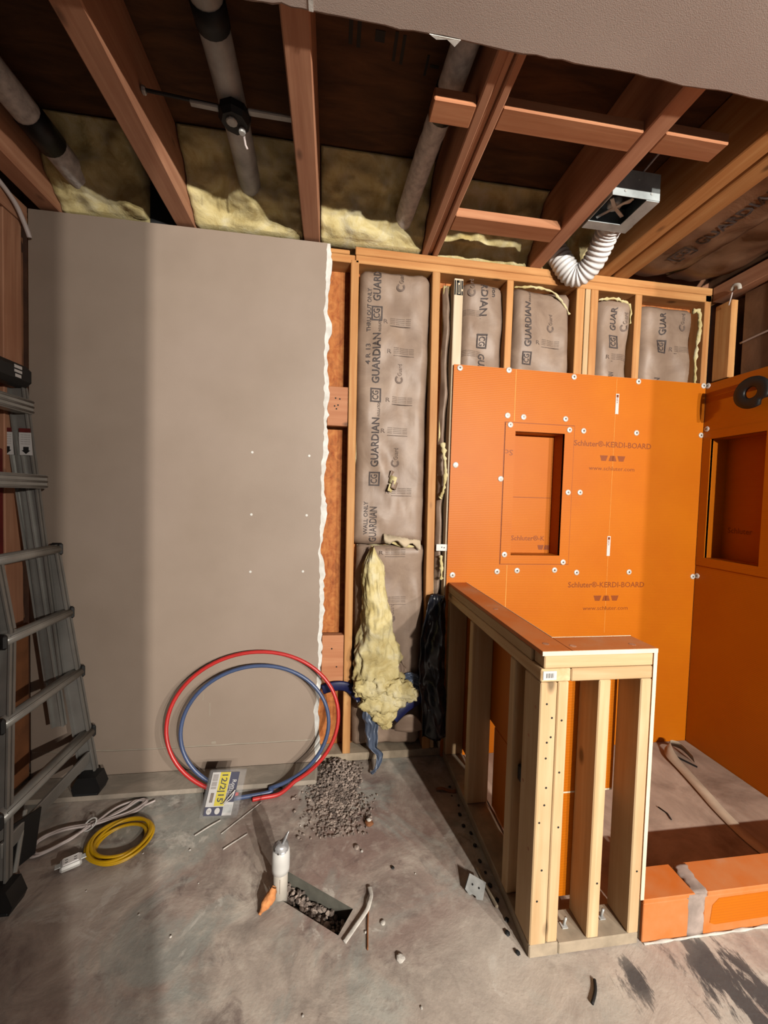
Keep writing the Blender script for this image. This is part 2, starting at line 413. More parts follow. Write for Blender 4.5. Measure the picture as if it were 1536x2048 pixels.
# drywall panel with torn right edge
def build_drywall():
    n = 170; xs = []
    for i in range(n+1):
        z = .002+2.458*i/n
        e = -.044+.012*N3(z*5, 1.3, 0)+.010*N3(z*17, 4, 0)+.004*N3(z*43, 8, 2)
        if z < .55: e -= .012*(1-z/.55)
        xs.append((e, z))
    poly = [(-1.276, -.0127, .002)]+[(e, -.0127, z) for e, z in xs]+[(-1.276, -.0127, 2.458)]
    p = prism('drywall_panel', poly, (0, .0112, 0), 'drywall', wb); p['label'] = 'grey painted drywall panel with torn right edge'
    # raw gypsum core left standing past the torn paper
    bm = bmesh.new(); L = []; R_ = []
    for i, (e, z) in enumerate(xs):
        w = .019+.018*N3(z*7, 7, 3)+.008*N3(z*26, 2, 9)+.005*N3(z*70, 4, 9); w = max(.003, w)
        L.append((e-.0005, z)); R_.append((min(e+w, -.003), z))
    poly = [(x, -.0112, z) for x, z in L]+[(x, -.0112, z) for x, z in reversed(R_)]
    g = prism('torn_edge', poly, (0, .0085, 0), 'gypsum', p); g['label'] = 'white raw gypsum along the torn edge'
    # paper flakes folded off the edge
    # ridge of old caulk where the baseboard stood
    bm = bmesh.new(); addtube(bm, [(-1.27+1.2*i/40, -.0128, .128+.003*N3(i*.4, 0, 0)+(.012 if i < 14 else 0)*(1-i/14)) for i in range(41)], .0035, 6)
    obj('caulk_ridge', bm, 'ridge_paint', p, True)
    box('lower_band', (-1.27, -.075, -.0137, -.0126, .012, .124), 'drywall', p, 0)
    discs('screw_patch', [((x, -.0127, z), (0, -1, 0), .006, .002, 8) for x, z in ((-.362, 1.49), (-.106, 1.485), (-.362, 1.205), (-.112, 1.207), (-.362, .94), (-.124, .942))], 'gypsum', p)
    boxes('scuff', [(x, x+w, -.0138, -.0126, z, z+h) for x, z, w, h in ((-.535, .27, .004, .06), (-.60, .36, .012, .014), (-.565, .345, .003, .03), (-.524, .135, .02, .012))], 'ridge_paint', p)
build_drywall()
# ---- left wall
wl = struct(empty('wall_left')); wl['label'] = 'dark open stud left wall'
for y0 in (-.118, -.54, -.95, -1.36, -1.8): box('stud', (-1.38, -1.291, y0, y0+.092, .038, 2.39), 'old_z', wl)
box('bottom_plate', (-1.38, -1.291, -2.12, -.005, 0, .038), 'dust_wood', wl)
box('top_plate', (-1.38, -1.285, -2.12, -.002, 2.391, 2.4685), 'old_y', wl)
box('sheathing', (-1.392, -1.3805, -2.12, .14, 0, 2.704), 'brown_ply', wl, 0)
# ---- right wall
wr = struct(empty('wall_right')); wr['label'] = 'right shower wall framing with dark paper backing'
for y0 in (-.50, -.91, -1.32, -1.75): box('stud', (2.001, 2.085, y0, y0+.038, .038, 2.39), 'fir_z', wr)
box('stud', (1.995, 2.033, -.108, -.022, 1.967, 2.36), 'fir_z', wr)
box('bottom_plate', (2.001, 2.085, -2.12, -.005, 0, .038), 'fir_y', wr)
box('top_plate', (1.993, 2.085, -2.12, -.004, 2.392, 2.4685), 'old_y', wr)
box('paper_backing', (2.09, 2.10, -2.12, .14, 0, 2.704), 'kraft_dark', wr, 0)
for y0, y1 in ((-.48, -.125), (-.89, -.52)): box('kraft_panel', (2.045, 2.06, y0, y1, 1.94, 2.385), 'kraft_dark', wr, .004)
# ---- ceiling
ce = struct(empty('ceiling')); ce['label'] = 'opened ceiling with bare joists and a drywall remnant'
YE = -2.12
def joist(x0, x1, mat='old_y', z0=ZC, z1=2.705, y1=.10): return box('joist', (x0, x1, YE, y1, z0, z1), mat, ce, .004)
joist(-1.245, -1.165); joist(-.703, -.622); joist(-.152, -.078)
joist(.402, .432); joist(.433, .455, z0=2.482); joist(.456, .482)
joist(.950, 1.018)
joist(1.318, 1.398, 'fir_y'); joist(1.399, 1.412, 'fir_y', z0=2.484); joist(1.413, 1.50, 'fir_y')
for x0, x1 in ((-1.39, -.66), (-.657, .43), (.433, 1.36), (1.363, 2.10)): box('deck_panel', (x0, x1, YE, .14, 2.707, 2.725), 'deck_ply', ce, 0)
box('rim_board', (-1.39, 2.10, .115, .135, 2.47, 2.706), 'old_x', ce, 0)
def ceil_dry(x0, x1):
    n = 60; pts = []
    for i in range(n+1):
        x = x0+(x1-x0)*i/n
        pts.append((x, -.868+.006*N3(x*6, 3, 1)+.005*N3(x*31, 1, 4), ZC-.0135))
    p = prism('drywall_panel', [(x0, YE, ZC-.0135)]+pts+[(x1, YE, ZC-.0135)], (0, 0, .0125), 'ceiling_paint', ce)
    bm = bmesh.new()
    a = [(x, y+.001, z+.002) for x, y, z in pts]; b = [(x, y+.004+.004*abs(N3(x*40, 2, 2)), z+.002) for x, y, z in pts]
    prism('torn_edge', a+b[::-1], (0, 0, .009), 'thinset', p)
    return p
ceil_dry(-1.38, -.078)['label'] = 'painted drywall ceiling remnant, left sheet'; p2 = ceil_dry(-.075, 2.08); p2['label'] = 'painted drywall ceiling remnant, right sheet'
prism('torn_paper', [(.215, -.868, ZC-.0150), (.235, -.860, ZC-.0155), (.262, -.864, ZC-.0150), (.285, -.853, ZC-.0165), (.296, -.868, ZC-.0150)], (0, 0, .0014), 'gypsum', p2)
prism('joint_tape', [(-.082, -1.2, ZC-.0150), (-.071, -1.2, ZC-.0150), (-.069, -.866, ZC-.0150), (-.080, -.866, ZC-.0150)], (0, 0, .0012), 'gypsum', p2)
for b in ((.272, .4015, -.705, -.632, ZC, 2.506), (.4825, .9495, -.712, -.640, ZC+.002, 2.508), (1.0185, 1.245, -.722, -.652, ZC, 2.506), (.4825, .9495, -.268, -.180, ZC, 2.506)):
    box('blocking', b, 'block_wood', ce)
# dark bars stencilled on the deck sheet
for x, y, w, h in ((.02, -.66, .012, .07), (.045, -.655, .012, .07), (.10, -.64, .03, .03), (.16, -.645, .010, .08), (.185, -.64, .010, .08), (.27, -.60, .008, .06), (.285, -.575, .03, .008)):
    box('deck_stamp', (x, x+w, y, y+h, 2.7058, 2.7069), 'ink_black', ce, 0)
# unseen partition added behind the camera; its edge shades the left drywall
wf = struct(empty('shade_partition')); wf['label'] = 'unseen drywall partition added behind the camera to shade the left drywall'
box('drywall_panel', (-1.37, .21, -2.24, -2.12, 0.001, 2.455), 'drywall', wf, .002)
# ================================================================== INSULATION BATTS
def batt_surface(x0, x1, z0, z1, y0, seed, wr=.018):
    def f(x, z):
        u = (x-x0)/(x1-x0); v = (z-z0)/(z1-z0)
        eu = min(u, 1-u)*(x1-x0); ev = min(v, 1-v)*(z1-z0)
        eu = max(0, eu); ev = max(0, ev); e = max(0, 1-eu/.035)**2*.035+max(0, 1-ev/.03)**2*.025
        w = wr*N3(x*7+seed, z*4, seed)+wr*.6*N3(x*16, z*9+seed, 3.1)+wr*1.1*abs(N3((x+z*.6)*8, (z-x*.6)*2.2, seed+9))-.006
        return y0+e+w
    return f
def gword(par, f, x, z, up, s=1.0, word='GUARDIAN'):
    """one repeat of the maker's print: framed monogram, name, small word; up=+1 reads upwards"""
    bm = bmesh.new()
    def P(u, v): return lambda a, b: (lambda X, Z: Vector((X, f(X, Z)-.0022, Z)))(x-up*(v+b), z+up*(u+a))
    fr = P(0, 0)
    o, i = .034*s, .026*s; h, hi = .026*s, .019*s
    for (a0, a1, b0, b1) in ((-o, o, h-.007*s, h), (-o, o, -h, -h+.007*s), (-o, -o+.007*s, -h, h), (o-.007*s, o, -h, h)):
        addflat(bm, ((a0, b0), (a1, b0), (a1, b1), (a0, b1)), fr)
    addtext(bm, 'CG', .042*s, fr, .044*s, .02)
    n = len(word)/8; obj('print_emblem', bm, 'ink', par); bm = bmesh.new()
    addtext(bm, word, .050*s, P(.058*s+.1175*n*s, 0), .235*s*n, .022)
    if n == 1: addtext(bm, 'INSULATION', .018*s, P(.335*s, -.012*s), .07*s)
    obj('print', bm, 'ink', par)
def swirl(bm, f, x, z, s=1.0):
    def Q(a, b): X = x-b*s; Z = z+a*s; return Vector((X, f(X, Z)-.0022, Z))
    n = 18; R0, R1 = .020, .011
    for k in range(n-4):
        t0, t1 = 2*math.pi*k/n+.6, 2*math.pi*(k+1)/n+.6
        addflat(bm, [(R0*math.cos(t0), R0*math.sin(t0)), (R0*math.cos(t1), R0*math.sin(t1)), (R1*math.cos(t1), R1*math.sin(t1)), (R1*math.cos(t0), R1*math.sin(t0))], Q)
    addtext(bm, 'Guard', .030, lambda a, b: Q(a+.045, b-.004), .055)
def panelprint(bm, f, x, z, w=.10):
    def Q(a, b): X = x+a; Z = z+b; return Vector((X, f(X, Z)-.0022, Z))
    for b in (.018, .010, .002, -.006): addtext(bm, 'xxxx xxxxxxx xxxx', .008, lambda u, v, b=b: Q(u, v+b), w)
    addflat(bm, ((-w/2, -.020), (w/2, -.020), (w/2, -.017), (-w/2, -.017)), Q)
    addtext(bm, 'R', .028, lambda u, v: Q(u-w/2-.022, v), .02)
def batt(label, x0, x1, z0, z1, y0, seed, nu=14, nv=40, words=(), swirls=(), panels=(), extra=(), fluff=None, back=.085, wr=.018, group='paper faced insulation batts in the back wall'):
    f = batt_surface(x0, x1, z0, z1, y0, seed, wr)
    t = tag(empty('insulation_batt'), label, 'insulation', group)
    def fn(u, v):
        x = x0+(x1-x0)*u; z = z0+(z1-z0)*v
        k = 1-2*abs(u-.5)
        x += (.006*N3(seed, z*6, u*3))*(0 if .1 < u < .9 else 1); z += .008*N3(x*12, seed, v)*(0 if .04 < v < .96 else 1)
        return (x, f(x, z), z)
    solid_grid('kraft_facing', fn, nu, nv, (0, .004, 0), 'kraft', t)
    g = lambda u, v: (x0+.004+(x1-x0-.008)*u, y0+.042+.012*N3(u*6, v*14, seed), z0+.004+(z1-z0-.008)*v)
    solid_grid('fiberglass_core', g, nu, nv, (0, back-y0-.042-.012, 0), 'fiberglass', t)
    for w in words: gword(t, f, *w)
    for s, x, z, size, wd, up in extra:
        bm = bmesh.new(); addtext(bm, s, size, lambda a, b, x=x, z=z, up=up: (lambda X, Z: Vector((X, f(X, Z)-.0022, Z)))(x-up*b, z+up*a), wd, .015); obj('print', bm, 'ink', t)
    for x, z in swirls: bm = bmesh.new(); swirl(bm, f, x, z); obj('faint_print', bm, 'ink_faint', t)
    for x, z in panels: bm = bmesh.new(); panelprint(bm, f, x, z); obj('faint_print', bm, 'ink_faint', t)
    for k, (pts, r) in enumerate(fluff or ()):
        bm = bmesh.new(); P_ = catmull(pts, 7)
        addtube(bm, P_, [r*(.25+1.1*abs(N3(i*.62, k*3.3, seed))) for i in range(len(P_))], 8)
        for v in bm.verts: v.co += Vector((.006*N3(v.co.x*60, v.co.z*60, 1), .004*N3(v.co.z*80, v.co.x*50, 3), .005*N3(v.co.x*70, 5, v.co.z*70)))
        obj('exposed_fiberglass', bm, 'fiberglass', t, True)
    return t, f
batt('tall brown paper batt beside the torn drywall edge, with a ripped lower end', .110, .455, 1.075, 2.375, .010, 1.7, 16, 60,
     words=((.205, 1.39, 1), (.200, 1.79, 1), (.196, 2.175, 1, 1.0, 'GUARD')), swirls=((.305, 2.30), (.31, 1.87), (.305, 1.47)),
     panels=((.31, 2.14), (.33, 2.00), (.33, 1.77), (.31, 1.62), (.34, 1.33)),
     extra=(('4 R 13', .160, 1.985, .030, .10, 1), ('THRU OUT ONLY', .160, 2.19, .026, .20, 1), ('WALL ONLY', .168, 1.20, .028, .16, 1), ('GUARDIAN', .205, 1.17, .05, .17, 1)))
t, f = batt('loose brown paper batt low in the wall behind the yellow fluff', .128, .474, .052, 1.068, .020, 5.2, 16, 44,
     panels=((.32, 1.03), (.33, .79)), swirls=((.31, .70),))
batt('narrow crumpled paper batt squeezed beside the shower board edge', .528, .566, .06, 2.37, .018, 9.1, 8, 110, wr=.034,
     fluff=(([(.538, .006, 1.58), (.545, -.012, 1.50), (.55, -.016, 1.42), (.545, -.006, 1.34), (.535, .01, 1.31)], .018), ([(.548, .012, 1.02), (.55, -.004, .97), (.553, .0, .9)], .016)))
batt('paper batt between the pale stud and its neighbour, print reading downwards', .619, .832, 1.90, 2.372, .012, 2.3, 10, 20,
     words=((.722, 2.09, -1, 1.0, 'GUAR'),), swirls=((.66, 2.32),), panels=((.665, 2.22), (.67, 2.02)), extra=(('RDIAN', .722, 2.29, .05, .15, -1), ('ion', .775, 2.33, .03, .045, -1)))
batt('wide paper batt above the shower niche, left of the flexible duct', .882, 1.196, 1.90, 2.372, .008, 3.6, 14, 20,
     words=((.955, 2.02, 1, .95, 'GUARDIAN'),), swirls=((1.08, 2.18),), panels=((1.08, 2.10),),
     fluff=(([(.885, .02, 2.372), (.98, .008, 2.376), (1.08, .01, 2.366), (1.15, .02, 2.32), (1.195, .03, 2.27)], .010),))
batt('creased paper batt right of the doubled studs under the flexible duct', 1.340, 1.534, 1.90, 2.362, .010, 6.4, 10, 20,
     words=((1.428, 2.14, 1, 1.0, 'GUAR'),), swirls=((1.49, 2.22),), panels=((1.47, 2.06),), extra=(('GUARDIAN', 1.425, 1.935, .045, .10, 1),),
     fluff=(([(1.345, .016, 2.352), (1.42, .006, 2.362), (1.47, .004, 2.352), (1.515, .004, 2.33), (1.535, .02, 2.25)], .010),))
batt('smooth paper batt nearest the right corner above the shower board', 1.592, 1.905, 1.90, 2.352, .008, 8.8, 14, 20,
     words=((1.71, 2.14, 1, 1.0, 'GUAR'),), swirls=((1.83, 2.25),), panels=((1.84, 2.13),), extra=(('AN', 1.69, 1.95, .045, .05, 1),),
     fluff=(([(1.885, .004, 2.34), (1.915, -.004, 2.335), (1.928, -.002, 2.25), (1.915, .0, 2.12), (1.918, .0, 1.98), (1.912, .002, 1.93)], .016),))
# torn paper flap and fluff hanging out of the ripped batt
def hanging_fluff():
    t = tag(empty('torn_insulation'), 'yellow fiberglass wad hanging out of the ripped paper batt', 'insulation')
    rows = [(1.066, .196, .206), (1.03, .178, .222), (.979, .158, .250), (.93, .151, .262), (.883, .150, .266), (.82, .160, .278), (.763, .160, .293), (.70, .155, .308), (.643, .146, .321),
            (.595, .132, .338), (.547, .122, .352), (.50, .120, .345), (.45, .122, .350), (.40, .126, .36), (.352, .14, .37), (.30, .172, .365), (.25, .212, .345), (.197, .272, .295)]
    def fn(u, v):
        k = v*(len(rows)-1); i = min(int(k), len(rows)-2); a = k-i
        z, l, r = [rows[i][j]*(1-a)+rows[i+1][j]*a for j in range(3)]
        c, h = (l+r)/2, (r-l)/2; th = 2*math.pi*u
        cx_, sx_ = math.cos(th), math.sin(th)
        lump = 1+.20*N3(cx_*1.6, sx_*1.6, z*9)+.20*N3(cx_*4, sx_*4, z*20)+(-.16*abs(N3(cx_*6, sx_*6, z*34))+.07*N3(cx_*14, sx_*14, z*80))*(1 if z < .42 else .35)
        d = .045+.03*math.sin(math.pi*v)
        s = 1.0 if z > .42 else 1.25
        return (c+h*math.cos(th)*lump, -.028-d*s*max(-.35, -math.sin(th))*lump-.012*N3(c*9, z*12, 4), z+.004*N3(th*3, z*30, 1))
    bm = bmesh.new(); addgrid(bm, fn, 72, 170); bmesh.ops.remove_doubles(bm, verts=bm.verts[:], dist=.0005); bmesh.ops.recalc_face_normals(bm, faces=bm.faces[:])
    obj('fluff', bm, 'fiberglass', t, True)
    # scrunched tufts at the bottom
    rnd = random.Random(3)
    for k, (x, z, r) in enumerate(((.19, .40, .058), (.25, .41, .062), (.31, .40, .06), (.365, .385, .05), (.40, .36, .036), (.22, .33, .055), (.285, .325, .055), (.335, .345, .045), (.26, .27, .042), (.285, .225, .026))):
        bm = bmesh.new(); q = bmesh.ops.create_icosphere(bm, subdivisions=4, radius=r)
        for v in q['verts']:
            c = v.co; d = 1+.30*N3(c.x*26+k, c.y*26, c.z*26)-.45*abs(N3(c.x*34, c.y*34+k, c.z*34))+.22*N3(c.x*80+k, c.y*80, c.z*80)
            v.co = Vector((c.x*d*1.15+x, c.y*d*.7-.075-rnd.uniform(0, .002), c.z*d*.95+z))
        obj('scrunched_tuft', bm, 'fiberglass', t, True)
    # paper flap folded over at the rip
    jag = lambda u: .020*N3(u*5, 2, 2)+.014*N3(u*15, 7, 2)
    solid_grid('torn_flap', lambda u, v: (.255+.185*u, -.003-.030*math.sin(v*2.6)*(.6+.4*math.sin(u*5+.5)), 1.125-.032*u+jag(u)*.5-v*(.034+jag(u)+.012*math.sin(u*14))), 28, 6, (0, .002, 0), 'torn_paper', t)
    solid_grid('rip_filling', lambda u, v: (.27+.165*u, .012, 1.092-.03*u-.018*v*math.sin(math.pi*u)), 10, 2, (0, .004, 0), 'fiberglass', t)  # plain fiberglass strip set into the rip
    for k, (x, z) in enumerate(((.285, 1.375), (.292, 1.35), (.278, 1.335), (.287, 1.40))):
        solid_grid('paper_tear', lambda u, v, x=x, z=z, k=k: (x-.012+.03*u+.01*v, -.002-.02*math.sin(u*2.2+k), z+.035*v-.012*u), 4, 4, (0, .002, 0), 'kraft' if k % 2 else 'fiberglass', t)
    solid_grid('loose_paper', lambda u, v: (.322+.055*u+.016*math.sin(v*5), -.025-.022*math.sin(u*4+v*3)-.012*N3(u*5, v*7, 2), .42+.15*v-.03*u+.02*N3(u*4, v*3, 6)), 12, 18, (0, .003, 0), 'kraft', t)
hanging_fluff()
# lumpy batts stuffed at the ends of the joist bays
def bay_batt(label, x0, x1, seed, low=2.478, front=-.045, dpt=.235, nu=None):
    t = tag(empty('insulation_roll'), label, 'insulation', 'yellow insulation stuffed between the joists')
    nu = nu or max(12, int((x1-x0)*70)); nv = 34
    prof = catmull([(0, front-.185, 2.702), (0, front-.12, 2.655), (0, front-.075, 2.60), (0, front-.035, 2.55), (0, front-.005, 2.515), (0, front+.03, low)], 8)
    def fn(u, v):
        k = v*(len(prof)-1); i = min(int(k), len(prof)-2); a = k-i; p = prof[i].lerp(prof[i+1], a)
        x = x0+(x1-x0)*u
        n = .035*N3(x*7+seed, p.z*11, seed)+.020*N3(x*18, p.z*24+seed, 2)+.012*abs(N3(x*30, p.z*40, seed))
        n *= min(1, min(v*6, (1-v)*5)+.15)
        return (x, p.y-n, min(2.703, p.z-n*.7)) if v < .97 else (x, p.y, max(low, p.z))
    bm = bmesh.new(); g = addgrid(bm, fn, nu, nv)
    yb = .108
    tb = [bm.verts.new((v.co.x, yb, 2.703)) for v in g[0]]; bb = [bm.verts.new((v.co.x, yb, low)) for v in g[-1]]
    for i in range(nu):
        bm.faces.new((g[0][i], tb[i], tb[i+1], g[0][i+1])); bm.faces.new((g[-1][i], g[-1][i+1], bb[i+1], bb[i])); bm.faces.new((tb[i], bb[i], bb[i+1], tb[i+1]))
    bm.faces.new([r[0] for r in g]+[bb[0], tb[0]]); bm.faces.new([r[-1] for r in g]+[bb[-1], tb[-1]])
    bmesh.ops.recalc_face_normals(bm, faces=bm.faces[:]); o = obj('fiberglass', bm, 'fiberglass', t, True)
    return t
bay_batt('dim yellow insulation above the drywall at the far left joist bay', -1.16, -.82, 1.0, front=-.02)
bay_batt('yellow insulation behind the metal vent pipe between two joists', -.617, -.157, 2.0)
bay_batt('bright lumpy yellow insulation left of the white sloping pipe', -.073, .397, 3.0)
bay_batt('yellow insulation above the plate behind the short blocking', .487, .945, 4.0, front=.012)
bay_batt('dark yellow insulation beside the flexible duct', 1.023, 1.313, 5.0, front=.02)
box('filler', (-.818, -.71, .02, .10, 2.475, 2.70), 'fan_dark', ce, .003)
# sagging kraft batts in the ceiling bay along the right wall
def ceil_batt(label, x0, x1, seed, word):
    t = tag(empty('insulation_batt'), label, 'insulation', 'paper faced batts sagging from the right ceiling bay')
    f = lambda x, y: 2.492-.020*math.sin(math.pi*max(0, min(1, (x-x0)/(x1-x0))))+.016*N3(x*6, y*5, seed)+.010*N3(x*14, y*12, seed+4)+max(0, y+.09)*.35
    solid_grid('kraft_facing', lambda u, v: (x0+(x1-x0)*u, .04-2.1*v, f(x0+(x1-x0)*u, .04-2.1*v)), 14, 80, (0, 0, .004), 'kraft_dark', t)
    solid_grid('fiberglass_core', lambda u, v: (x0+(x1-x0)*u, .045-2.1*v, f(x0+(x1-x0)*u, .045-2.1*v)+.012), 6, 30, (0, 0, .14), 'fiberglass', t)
    if word:
        bm = bmesh.new()
        P = lambda a, b: (lambda X, Y: Vector((X, Y, f(X, Y)-.0025)))((x0+x1)/2-.01-b, -.40-a*-1)
        P = lambda a, b: (lambda X, Y: Vector((X, Y, f(X, Y)-.0025)))((x0+x1)/2-.02-b, -.20-a)
        o = .05
        for (a0, a1, b0, b1) in ((-o, o, .028, .036), (-o, o, -.036, -.028), (-o, -o+.009, -.036, .036), (o-.009, o, -.036, .036)): addflat(bm, ((a0, b0), (a1, b0), (a1, b1), (a0, b1)), P)
        addtext(bm, 'CG', .055, P, .065, .02); addtext(bm, 'GUARDIAN', .07, lambda a, b: P(a+.25, b), .34, .02)
        obj('print', bm, 'ink', t)
    return t
ceil_batt('printed brown paper batt sagging beside the doubled ceiling joist', 1.505, 1.742, 2.0, True)
ceil_batt('plain brown paper batt sagging along the right wall plate', 1.748, 1.99, 7.0, False)
# ================================================================== SHOWER BOARDS
def ring_boxes(bm, ax, pos0, pos1, a0, a1, z0, z1, ia0, ia1, iz0, iz1):
    for (p, q, r, s) in ((a0, ia0, z0, z1), (ia1, a1, z0, z1), (ia0, ia1, z0, iz0), (ia0, ia1, iz1, z1)):
        if ax == 'y': addbox(bm, p, q, pos0, pos1, r, s)
        else: addbox(bm, pos0, pos1, p, q, r, s)
def washers(bm_w, bm_s, pts, ax, pos, rnd):
    for a, z in pts:
        c, n = ((a, pos, z), (rnd.uniform(-.05, .05), -1, rnd.uniform(-.05, .05))) if ax == 'y' else ((pos, a, z), (-1, 0, 0))
        adddisc(bm_w, c, n, .0145, .003)
        c2 = (Vector(c)+Vector(n).normalized()*.003); adddisc(bm_s, c2, n, .0045, .0015, 8)
def brand_print(parent, place, mat='orange_print', full=True):
    bm = bmesh.new(); addtext(bm, 'Schluter\u00ae-KERDI-BOARD', .040, place, .44, .01); obj('print', bm, mat, parent)
    for k, (a, b) in enumerate(((.028, .016), (.016, .028), (.028, .016))):
        bm = bmesh.new(); cx = -.05+.05*k
        addflat(bm, ((cx-b*.8, -.084), (cx+b*.8, -.084), (cx+a*.8, -.056), (cx-a*.8, -.056)), place); obj('print_emblem', bm, mat, parent)
    bm = bmesh.new(); addtext(bm, 'www.schluter.com', .030, lambda u, v: place(u, v-.124), .26); obj('print', bm, mat, parent)
def back_board():
    t = tag(empty('shower_board'), 'bright orange foam wall board on the back shower wall with a niche', 'wall board', 'orange shower boards')
    rnd = random.Random(2)
    bm = bmesh.new(); ring_boxes(bm, 'y', -.0127, -.001, .578, 1.974, .003, 1.957, .905, 1.171, 1.028, 1.651)
    b = obj('board', bm, 'orange_board', t)
    # recessed niche tray
    bm = bmesh.new(); y1 = .078
    addbox(bm, .905, 1.171, y1, y1+.008, 1.028, 1.651); addbox(bm, .897, .905, -.0127, y1+.008, 1.02, 1.66); addbox(bm, 1.171, 1.179, -.0127, y1+.008, 1.02, 1.66)
    addbox(bm, .905, 1.171, -.0127, y1, 1.02, 1.028); addbox(bm, .905, 1.171, -.0127, y1, 1.651, 1.66)
    nt = obj('niche_tray', bm, 'orange_board', t)
    box('niche_crease', (.906, 1.170, .0765, y1-.0002, 1.322, 1.325), 'orange_print', nt, 0)
    bm = bmesh.new(); ring_boxes(bm, 'y', -.0165, -.0128, .852, 1.222, .984, 1.692, .905, 1.171, 1.028, 1.651); obj('niche_flange', bm, 'orange_board', t)
    bm = bmesh.new(); ring_boxes(bm, 'y', -.0134, -.0128, .848, 1.226, .980, 1.696, .852, 1.222, .984, 1.692); obj('niche_seam', bm, 'orange_print', t)
    bm = bmesh.new()
    for x0, x1, z0, z1 in ((.895, .899, 1.70, 1.955), (.888, .892, .5, .978), (1.448, 1.450, .62, 1.95)): addbox(bm, x0, x1, -.0133, -.0126, z0, z1)
    obj('board_seam', bm, 'orange_light', t)
    bm = bmesh.new(); addbox(bm, .5765, .578, -.0127, -.001, .003, 1.957); addbox(bm, .578, 1.974, -.0127, -.001, 1.957, 1.9582); obj('cut_edge', bm, 'orange_dusty', t)
    W_, S_ = bmesh.new(), bmesh.new()
    pts = [(.607, 1.942), (.859, 1.950), (1.209, 1.941), (1.573, 1.943), (1.960, 1.947), (.861, 1.727), (.946, 1.724), (1.173, 1.727), (1.276, 1.672), (1.577, 1.677), (.602, 1.471), (.838, 1.411), (1.272, 1.356),
           (.838, .944), (.945, .949), (1.150, .952), (1.274, .940), (1.576, .943), (.606, .926), (1.962, .919), (1.962, 1.684)]
    for p in pts:
        w, s = bmesh.new(), bmesh.new(); washers(w, s, [p], 'y', -.0127, rnd); o = obj('washer', w, 'washer', t, True); obj('screw', s, 'screw_steel', o)
    for p in ((1.203, 1.354), (1.195, 1.672), (.876, 1.681), (.872, 1.031), (1.193, .994)):
        w, s = bmesh.new(), bmesh.new(); washers(w, s, [p], 'y', -.0165, rnd); o = obj('washer', w, 'washer', t, True); obj('screw', s, 'screw_steel', o)
    W_.free(); S_.free()
    for x, z in ((1.457, 1.82), (1.449, 1.08)):
        o = box('sticker', (x-.009, x+.009, -.0140, -.0127, z-.052, z+.052), 'label_white', t, 0)
        bm = bmesh.new(); pl = lambda u, v, x=x, z=z: (x-v, -.0143, z+u)
        addtext(bm, 'KERDI', .012, lambda u, v: pl(u+.025, v), .04); addflat(bm, ((.034, -.006), (.047, -.006), (.047, .006), (.034, .006)), pl); obj('sticker_print', bm, 'orange_print', o)
    brand_print(t, lambda u, v: (1.447+u, -.0133, 1.608+v)); brand_print(t, lambda u, v: (1.450+u, -.0133, .874+v))
    bm = bmesh.new(); addtext(bm, 'Schluter\u00ae-K', .036, lambda u, v: (1.045+u, y1-.0006, 1.105+v), .19, .008)
    for cx, a, b_ in ((1.12, .018, .011), (1.155, .011, .018)): addflat(bm, ((cx-b_, 1.045), (cx+b_, 1.045), (cx+a, 1.07), (cx-a, 1.07)), lambda u, v: (u, y1-.0006, v))
    addtext(bm, 'Sc', .040, lambda u, v: (.875-u, -.0171, 1.545-v), .04); obj('niche_print', bm, 'orange_print', nt)
back_board()
def right_board():
    t = tag(empty('shower_board'), 'shaded orange foam wall board on the right shower wall with a niche', 'wall board', 'orange shower boards')
    X = 1.988; rnd = random.Random(4)
    bm = bmesh.new(); ring_boxes(bm, 'x', X-.012, X, -.90, -.0135, .003, 1.955, -.324, -.060, 1.03, 1.658); obj('board', bm, 'orange_board', t)
    bm = bmesh.new(); x1 = X+.085
    addbox(bm, x1, x1+.008, -.332, -.052, 1.022, 1.666); addbox(bm, X-.012, x1, -.332, -.324, 1.022, 1.666); addbox(bm, X-.012, x1, -.060, -.052, 1.022, 1.666)
    addbox(bm, X-.012, x1, -.324, -.060, 1.022, 1.03); addbox(bm, X-.012, x1, -.324, -.060, 1.658, 1.666); nt = obj('niche_tray', bm, 'orange_board', t)
    bm = bmesh.new(); ring_boxes(bm, 'x', X-.016, X-.0121, -.372, -.016, .985, 1.70, -.324, -.060, 1.03, 1.658); obj('niche_flange', bm, 'orange_board', t)
    bm = bmesh.new(); addtext(bm, 'Schluter', .04, lambda u, v: (x1-.0008, -.15-u, 1.18+v), .12, .01); obj('niche_print', bm, 'orange_print', nt)
    for p in ((-.022, 1.945), (-.03, 1.715), (-.024, .925), (-.42, 1.945), (-.42, .925)):
        w, s = bmesh.new(), bmesh.new(); washers(w, s, [p], 'x', X-.012, rnd); o = obj('washer', w, 'washer', t, True); obj('screw', s, 'screw_steel', o)
right_board()
